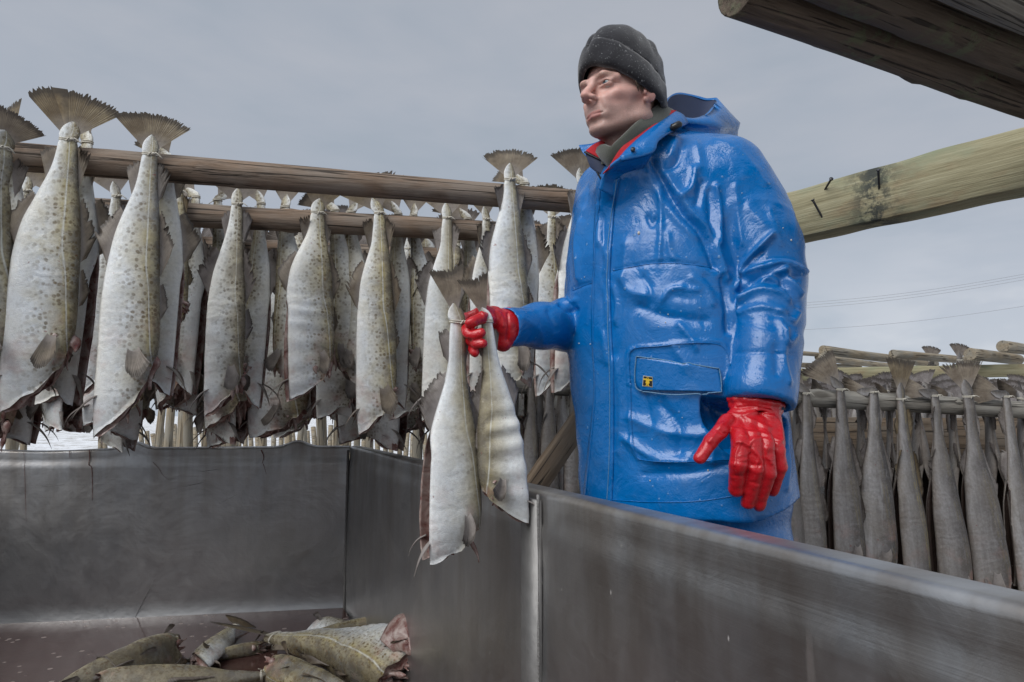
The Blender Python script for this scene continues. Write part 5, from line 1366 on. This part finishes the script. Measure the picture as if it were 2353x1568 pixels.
# stray scales stuck to the coat
q = []
rs = np.random.RandomState(12)
for k in range(20):
    px, py = rs.uniform(1330, 1820), rs.uniform(430, 1120)
    h_, nn = hit(px, py)
    if k == 0: h_, nn = hit(1468, 536)
    r_ = .0030 if k == 0 else rs.uniform(.0006, .0017)
    tv = np.cross(nn, [0, 0, 1]); tv /= np.linalg.norm(tv); tw = np.cross(nn, tv); a = np.linspace(0, 6.28, 9, endpoint=False)
    rg = h_ + nn * .0016 + r_ * (np.cos(a)[:, None] * tv + 1.3 * np.sin(a)[:, None] * tw); top = h_ + nn * (.0016 + r_ * .6)
    Vq = np.concatenate([rg - nn * .002, rg, np.repeat(top[None], 9, 0)]); q.append((Vq, grid_faces(3, 9, True)))
o = fam('stuck_scale', *join(q), M_SCALE, jk)

# ---- collar, lining, hood
def sheet(name, A_, B_, th, mat, n=26, m=9, bulge=0.0, parent=man):
    a_ = curve([P3(p) for p in A_], n); b_ = curve([P3(p) for p in B_], n)
    G = a_[:, None] + (b_ - a_)[:, None] * np.linspace(0, 1, m)[None, :, None]
    Nn = np.cross(np.gradient(G, axis=0), np.gradient(G, axis=1)); Nn /= np.linalg.norm(Nn, axis=2)[..., None] + 1e-9
    Nn *= np.sign((Nn * (CAM - G)).sum(-1, keepdims=True))
    G = G + Nn * (bulge * np.sin(np.pi * np.linspace(0, 1, m))[None, :, None] + .0015 * waves(G.reshape(-1, 3), 5, 70).reshape(n, m)[..., None])
    return shell(name, G, Nn, th, mat, parent)
col = sheet('collar', [(1552, 257, 1.515), (1512, 282, 1.455), (1472, 312, 1.43), (1440, 342, 1.415), (1424, 360, 1.41)], [(1582, 284, 1.52), (1546, 300, 1.455), (1514, 323, 1.42), (1499, 352, 1.41), (1428, 368, 1.40)], .004, M_JACKET, bulge=.006)
sheet('collar_lining', [(1534, 256, 1.51), (1497, 279, 1.455), (1456, 312, 1.432), (1426, 342, 1.42), (1404, 374, 1.425), (1386, 402, 1.445)], [(1554, 256, 1.517), (1513, 283, 1.458), (1473, 314, 1.434), (1438, 346, 1.418), (1416, 378, 1.42), (1398, 394, 1.44)], .004, M_RED)
sheet('collar', [(1392, 318, 1.535), (1362, 330, 1.55), (1330, 334, 1.57)], [(1362, 384, 1.52), (1352, 366, 1.535), (1338, 350, 1.555)], .004, M_JACKET)
sheet('collar_lining', [(1390, 320, 1.525), (1364, 332, 1.535), (1345, 346, 1.545)], [(1384, 350, 1.505), (1388, 362, 1.50), (1396, 374, 1.495)], .004, M_RED)
sheet('gaiter_fold', [(1532, 246, 1.54), (1514, 238, 1.50), (1490, 260, 1.455), (1460, 285, 1.43), (1426, 318, 1.418), (1402, 337, 1.422), (1384, 332, 1.45), (1372, 338, 1.48)], [(1556, 270, 1.53), (1532, 284, 1.475), (1498, 306, 1.452), (1458, 342, 1.442), (1428, 372, 1.438), (1406, 392, 1.45), (1386, 372, 1.47), (1376, 356, 1.50)], .006, M_GAITER, n=40, bulge=.005)
zp = sheet('zip_guard', [(1343, 349, 1.535), (1366, 360, 1.515), (1402, 376, 1.495)], [(1358, 386, 1.52), (1374, 398, 1.505), (1396, 404, 1.49)], .003, M_DARKBLUE)
q = []
for pl, k in ((((1344, 350, 1.53), (1366, 361, 1.51), (1388, 371, 1.495), (1406, 377, 1.485)), 90), (((1372, 396, 1.49), (1380, 410, 1.487), (1388, 420, 1.485)), 45)):
    fam('zip', *tube(curve([P3(p) for p in pl], k), .0016 + .0012 * (np.arange(k) % 3 == 0), 6), M_BLACK)
sheet('front_edge', [(1428, 364, 1.402), (1412, 378, 1.415), (1396, 394, 1.44), (1384, 414, 1.46), (1377, 436, 1.47)], [(1498, 352, 1.412), (1484, 378, 1.44), (1466, 402, 1.475), (1444, 430, 1.49), (1424, 462, 1.50)], .006, M_JACKET, bulge=.004)
b = P3((1454, 345, 1.402)); fam('snap', *tube([b, b + [0, -.004, .001]], .005, 14), M_NAIL, col)
b = P3((1553, 291, 1.452)); fam('cord_lock', *tube([b + [-.012, 0, -.006], b + [-.008, -.002, -.004], b + [.008, -.002, .004], b + [.012, 0, .006]], [.004, .0085, .0085, .004], 12), M_BLACK, col)
# hood lying on his back: opening rim, outer bag, inner bag
def loop(pts, n=56):
    p = np.array([P3(x) for x in pts]); p = np.vstack([p, p[:1]]); P = np.vstack([p[-2], p, p[1]])
    t = np.linspace(0, len(p) - 1 - 1e-6, n, endpoint=False); i = t.astype(int); u_ = (t - i)[:, None]
    a_, b_, c_, d_ = P[i], P[i + 1], P[i + 2], P[i + 3]
    return .5 * (2 * b_ + (c_ - a_) * u_ + (2 * a_ - 5 * b_ + 4 * c_ - d_) * u_ ** 2 + (3 * b_ - a_ - 3 * c_ + d_) * u_ ** 3)
rim = loop([(1524, 250, 1.585), (1536, 226, 1.63), (1558, 215, 1.68), (1588, 219, 1.72), (1620, 229, 1.74), (1646, 228, 1.73), (1642, 240, 1.64), (1624, 260, 1.585), (1596, 273, 1.55), (1560, 268, 1.54), (1540, 258, 1.555)])
mid_ = loop([(1530, 262, 1.585), (1534, 232, 1.65), (1558, 220, 1.70), (1592, 224, 1.75), (1640, 236, 1.77), (1698, 277, 1.74), (1684, 292, 1.65), (1652, 290, 1.57), (1604, 285, 1.53), (1566, 280, 1.525), (1544, 270, 1.545)])
low_ = loop([(1536, 290, 1.60), (1540, 260, 1.66), (1560, 250, 1.70), (1596, 258, 1.75), (1640, 276, 1.76), (1690, 300, 1.73), (1676, 308, 1.65), (1648, 304, 1.58), (1606, 296, 1.545), (1570, 292, 1.54), (1548, 290, 1.56)])
inn = loop([(1540, 262, 1.59), (1546, 242, 1.64), (1562, 232, 1.67), (1590, 236, 1.70), (1616, 244, 1.71), (1632, 248, 1.69), (1626, 258, 1.64), (1612, 270, 1.60), (1592, 280, 1.575), (1566, 278, 1.57), (1550, 272, 1.575)])
bot = np.repeat(inn.mean(0)[None] - [0, 0, .05], 56, 0)
Hd = np.array([low_ - [0, 0, .04], low_, (low_ + mid_) / 2 + [0, 0, .002], mid_, mid_ * .35 + rim * .65 + [0, 0, .004], rim + [0, 0, .002], rim - [0, 0, .003]])
Hd = Hd.reshape(-1, 3); Fd_ = grid_faces(7, 56, True)
Hd = Hd + .0035 * vnormals(Hd, Fd_) * waves(Hd, 15, 55)[:, None]
fam('hood', Hd, Fd_, M_JACKET)
Hi = np.array([rim - [0, 0, .0025], rim * .55 + inn * .45 - [0, 0, .012], inn - [0, 0, .02], inn * .5 + bot * .5 - [0, 0, .02], bot]).reshape(-1, 3)
fam('hood_lining', Hi, grid_faces(5, 56, True), M_DARKBLUE)

# ---- gloves
def glove(name, chains, cuff, h=.0022, bumps=None, k=.008):
    allp = np.array([P3(p) for ch in chains for p, r_ in ch] )
    S = SDF(allp.min(0) - .05, allp.max(0) + .05, h)
    for ch in chains:
        S.chain([P3(p) for p, r_ in ch], [pr(r_, p[2]) for p, r_ in ch], k)
    for fn in (cuff or []): fn(S)
    V, F = S.surf(2); N = vnormals(V, F); pp = WP(V); vw = CAM - V; vw /= np.linalg.norm(vw, axis=1)[:, None]
    face = np.clip((N * vw).sum(1) * 2.5, 0, 1); D = .0006 * waves(V, 3, 120) + .0004 * waves(V, 4, 260)
    for pts, wpx, amp in bumps or []: D += amp * np.exp(-(polydist(pp, curve(np.array(pts, float), 24)) / wpx) ** 2) * face
    return fam(name, V + N * D[:, None], F, M_GLOVE)
dg = 1.33
def g2(x, y, d=dg): return (x * .2198 + 1551, y * .2198 + 861.8, d)
lg = [
 [(g2(545, 480, 1.36), 17), (g2(470, 590, 1.335), 17.5), (g2(375, 700, 1.32), 16.5), (g2(262, 868, 1.315), 14.5)],                      # thumb
 [(g2(640, 560, 1.36), 19), (g2(690, 700, 1.315), 20.5), (g2(668, 930, 1.31), 20.5), (g2(640, 1200, 1.335), 17.5)],                 # index
 [(g2(760, 520, 1.36), 20), (g2(830, 740, 1.312), 19), (g2(850, 980, 1.312), 19), (g2(765, 1330, 1.345), 16.5)],
 [(g2(880, 520, 1.36), 20), (g2(955, 760, 1.315), 17.5), (g2(975, 1020, 1.318), 17.5), (g2(880, 1360, 1.35), 15)],
 [(g2(1000, 540, 1.365), 19), (g2(1075, 780, 1.33), 15.5), (g2(1095, 960, 1.335), 15.5), (g2(1020, 1215, 1.355), 13)],
 [(g2(720, 380, 1.385), 30), (g2(780, 600, 1.36), 30)], [(g2(960, 400, 1.385), 30), (g2(970, 640, 1.36), 30)],
 [(g2(640, 430, 1.38), 20), (g2(690, 690, 1.34), 22)], [(g2(1000, 390, 1.385), 22), (g2(1060, 720, 1.345), 20)]]
def lcuff(S):
    a_, b_ = P3(g2(845, 330, 1.40)), P3(g2(855, 230, 1.405))
    S.add(S.cap(P3(g2(700, 300, 1.40)), P3(g2(985, 330, 1.40)), pr(29, 1.4)), .008)
    t = np.linspace(0, 2 * np.pi, 15); c = P3(g2(838, 285, 1.40)); wx = P3(g2(1100, 320, 1.40)) - c
    for dz in (0, -.013):
        ringp = [c + [0, 0, dz] + np.cos(q_) * wx * (1 if dz == 0 else .95) + np.sin(q_) * np.array([0, .045, 0]) for q_ in t]
        for q_ in range(14): S.add(S.cap(ringp[q_], ringp[q_ + 1], .0072 if dz == 0 else .0055), .004)
lb = [([g2(560, 400)[:2], g2(700, 420)[:2], g2(850, 390)[:2], g2(1010, 440)[:2]], 4, .003), ([g2(600, 560)[:2], g2(760, 600)[:2], g2(920, 620)[:2], g2(1100, 700)[:2]], 4.5, .0035), ([g2(720, 440)[:2], g2(860, 500)[:2], g2(1000, 560)[:2]], 4, .0025),
      ([g2(620, 740)[:2], g2(660, 700)[:2], g2(740, 720)[:2], g2(780, 800)[:2]], 4, .003), ([g2(770, 730)[:2], g2(850, 670)[:2], g2(980, 690)[:2], g2(1080, 730)[:2]], 4, .0035), ([g2(780, 740)[:2], g2(850, 820)[:2], g2(905, 900)[:2], g2(905, 960)[:2]], 4, .003),
      ([g2(960, 760)[:2], g2(960, 850)[:2], g2(1010, 920)[:2]], 4, .003), ([g2(1030, 440)[:2], g2(1100, 520)[:2], g2(1120, 680)[:2]], 4, .003), ([g2(640, 340)[:2], g2(800, 330)[:2], g2(1000, 370)[:2]], 3, -.004), ([g2(560, 700)[:2], g2(640, 640)[:2], g2(780, 650)[:2]], 5, -.002),
      ([g2(450, 580)[:2], g2(520, 620)[:2]], 4, -.003), ([g2(600, 1050)[:2], g2(740, 1070)[:2]], 3, -.0011), ([g2(590, 860)[:2], g2(670, 880)[:2], g2(745, 860)[:2]], 3, -.0011), ([g2(790, 1120)[:2], g2(880, 1140)[:2]], 3, -.0011), ([g2(930, 900)[:2], g2(1030, 910)[:2]], 3, -.0011), ([g2(690, 700)[:2], g2(640, 820)[:2], g2(625, 940)[:2]], 3, .0022), ([g2(830, 740)[:2], g2(880, 860)[:2], g2(850, 960)[:2]], 3, .002), ([g2(330, 700)[:2], g2(400, 780)[:2]], 3, -.0011), ([g2(500, 500)[:2], g2(420, 620)[:2], g2(360, 700)[:2]], 3.5, .002), ([g2(600, 900)[:2], g2(740, 920)[:2]], 4, -.002), ([g2(800, 940)[:2], g2(890, 950)[:2]], 4, -.0025)]
glove('glove', lg, [lcuff], bumps=lb, k=.0035)
def g1(x, y, d): return (x * .1587 + 976.7, y * .1587 + 660.7, d)
rg = [
 [(g1(1240, 560, 1.52), 38), (g1(1120, 520, 1.50), 34), (g1(1000, 440, 1.485), 26), (g1(860, 380, 1.475), 20)],       # back of the hand
 [(g1(1180, 700, 1.505), 30), (g1(1130, 790, 1.50), 22)], [(g1(1130, 600, 1.50), 28), (g1(1060, 780, 1.495), 14)],
 [(g1(960, 400, 1.475), 19), (g1(830, 350, 1.45), 16)],
 [(g1(940, 470, 1.455), 15), (g1(820, 440, 1.425), 14.5), (g1(690, 500, 1.405), 12.5), (g1(640, 520, 1.402), 11)],                     # thumb
 [(g1(800, 360, 1.485), 13), (g1(600, 430, 1.49), 11), (g1(555, 520, 1.465), 11), (g1(610, 660, 1.412), 11.5), (g1(640, 690, 1.408), 11)],   # index
 [(g1(700, 560, 1.47), 11), (g1(640, 680, 1.435), 11), (g1(720, 690, 1.405), 11.5), (g1(810, 660, 1.402), 11.5)],       # middle
 [(g1(680, 700, 1.47), 11), (g1(660, 780, 1.44), 11), (g1(740, 815, 1.41), 11.5), (g1(835, 810, 1.405), 11)],            # ring
 [(g1(690, 800, 1.47), 10), (g1(690, 900, 1.44), 10), (g1(715, 930, 1.42), 10.5), (g1(728, 960, 1.418), 9.5)]]          # little
def rcuff(S):
    c = P3(g1(1190, 580, 1.515)); ax_ = dR; u_ = np.cross(ax_, [0, 0, 1]); u_ /= np.linalg.norm(u_); w_ = np.cross(u_, ax_)
    t = np.linspace(0, 2 * np.pi, 15); rr = pr(40, 1.515)
    for q_ in range(14):
        S.add(S.cap(c + rr * (np.cos(t[q_]) * u_ + np.sin(t[q_]) * w_), c + rr * (np.cos(t[q_ + 1]) * u_ + np.sin(t[q_ + 1]) * w_), .006), .005)
    S.add(S.cap(c - ax_ * .02, c + ax_ * .012, rr * .95), .01)
rb = [([g1(940, 400, 0)[:2], g1(930, 480, 0)[:2], g1(960, 560, 0)[:2]], 3, -.004), ([g1(1050, 350, 0)[:2], g1(1120, 450, 0)[:2], g1(1130, 560, 0)[:2]], 3.5, .003), ([g1(1200, 380, 0)[:2], g1(1210, 560, 0)[:2], g1(1190, 760, 0)[:2]], 3, -.004), ([g1(800, 330, 0)[:2], g1(860, 400, 0)[:2]], 3, .002)]
glove('glove', rg, [rcuff], bumps=rb, k=.003)
# knitted navy wristband between glove and sleeve on his left arm
c = P3((1742, 927, 1.40)); t = np.linspace(0, 2 * np.pi, 61)
V, F = [], None
rows = []
for z_ in np.linspace(-.014, .022, 5): rows.append(np.stack([c[0] + (.053 + .0012 * np.sin(t[:-1] * 40)) * np.cos(t[:-1]), c[1] + (.042 + .0012 * np.sin(t[:-1] * 40)) * np.sin(t[:-1]), c[2] + z_ + 0 * t[:-1]], 1))
fam('wristband', np.array(rows).reshape(-1, 3), grid_faces(5, 60, True), M_DARKBLUE)

# belly wall of the largest cod in the tub folded up against the side
sheet('belly_flap', [(872, 1470, 2.44), (888, 1440, 2.46), (912, 1414, 2.47), (934, 1412, 2.46), (944, 1436, 2.43), (944, 1480, 2.40)], [(905, 1500, 2.40), (912, 1496, 2.40), (922, 1496, 2.39), (932, 1500, 2.38), (940, 1506, 2.38), (946, 1512, 2.37)], .012, M_FLESH, bulge=.02, parent=T1)
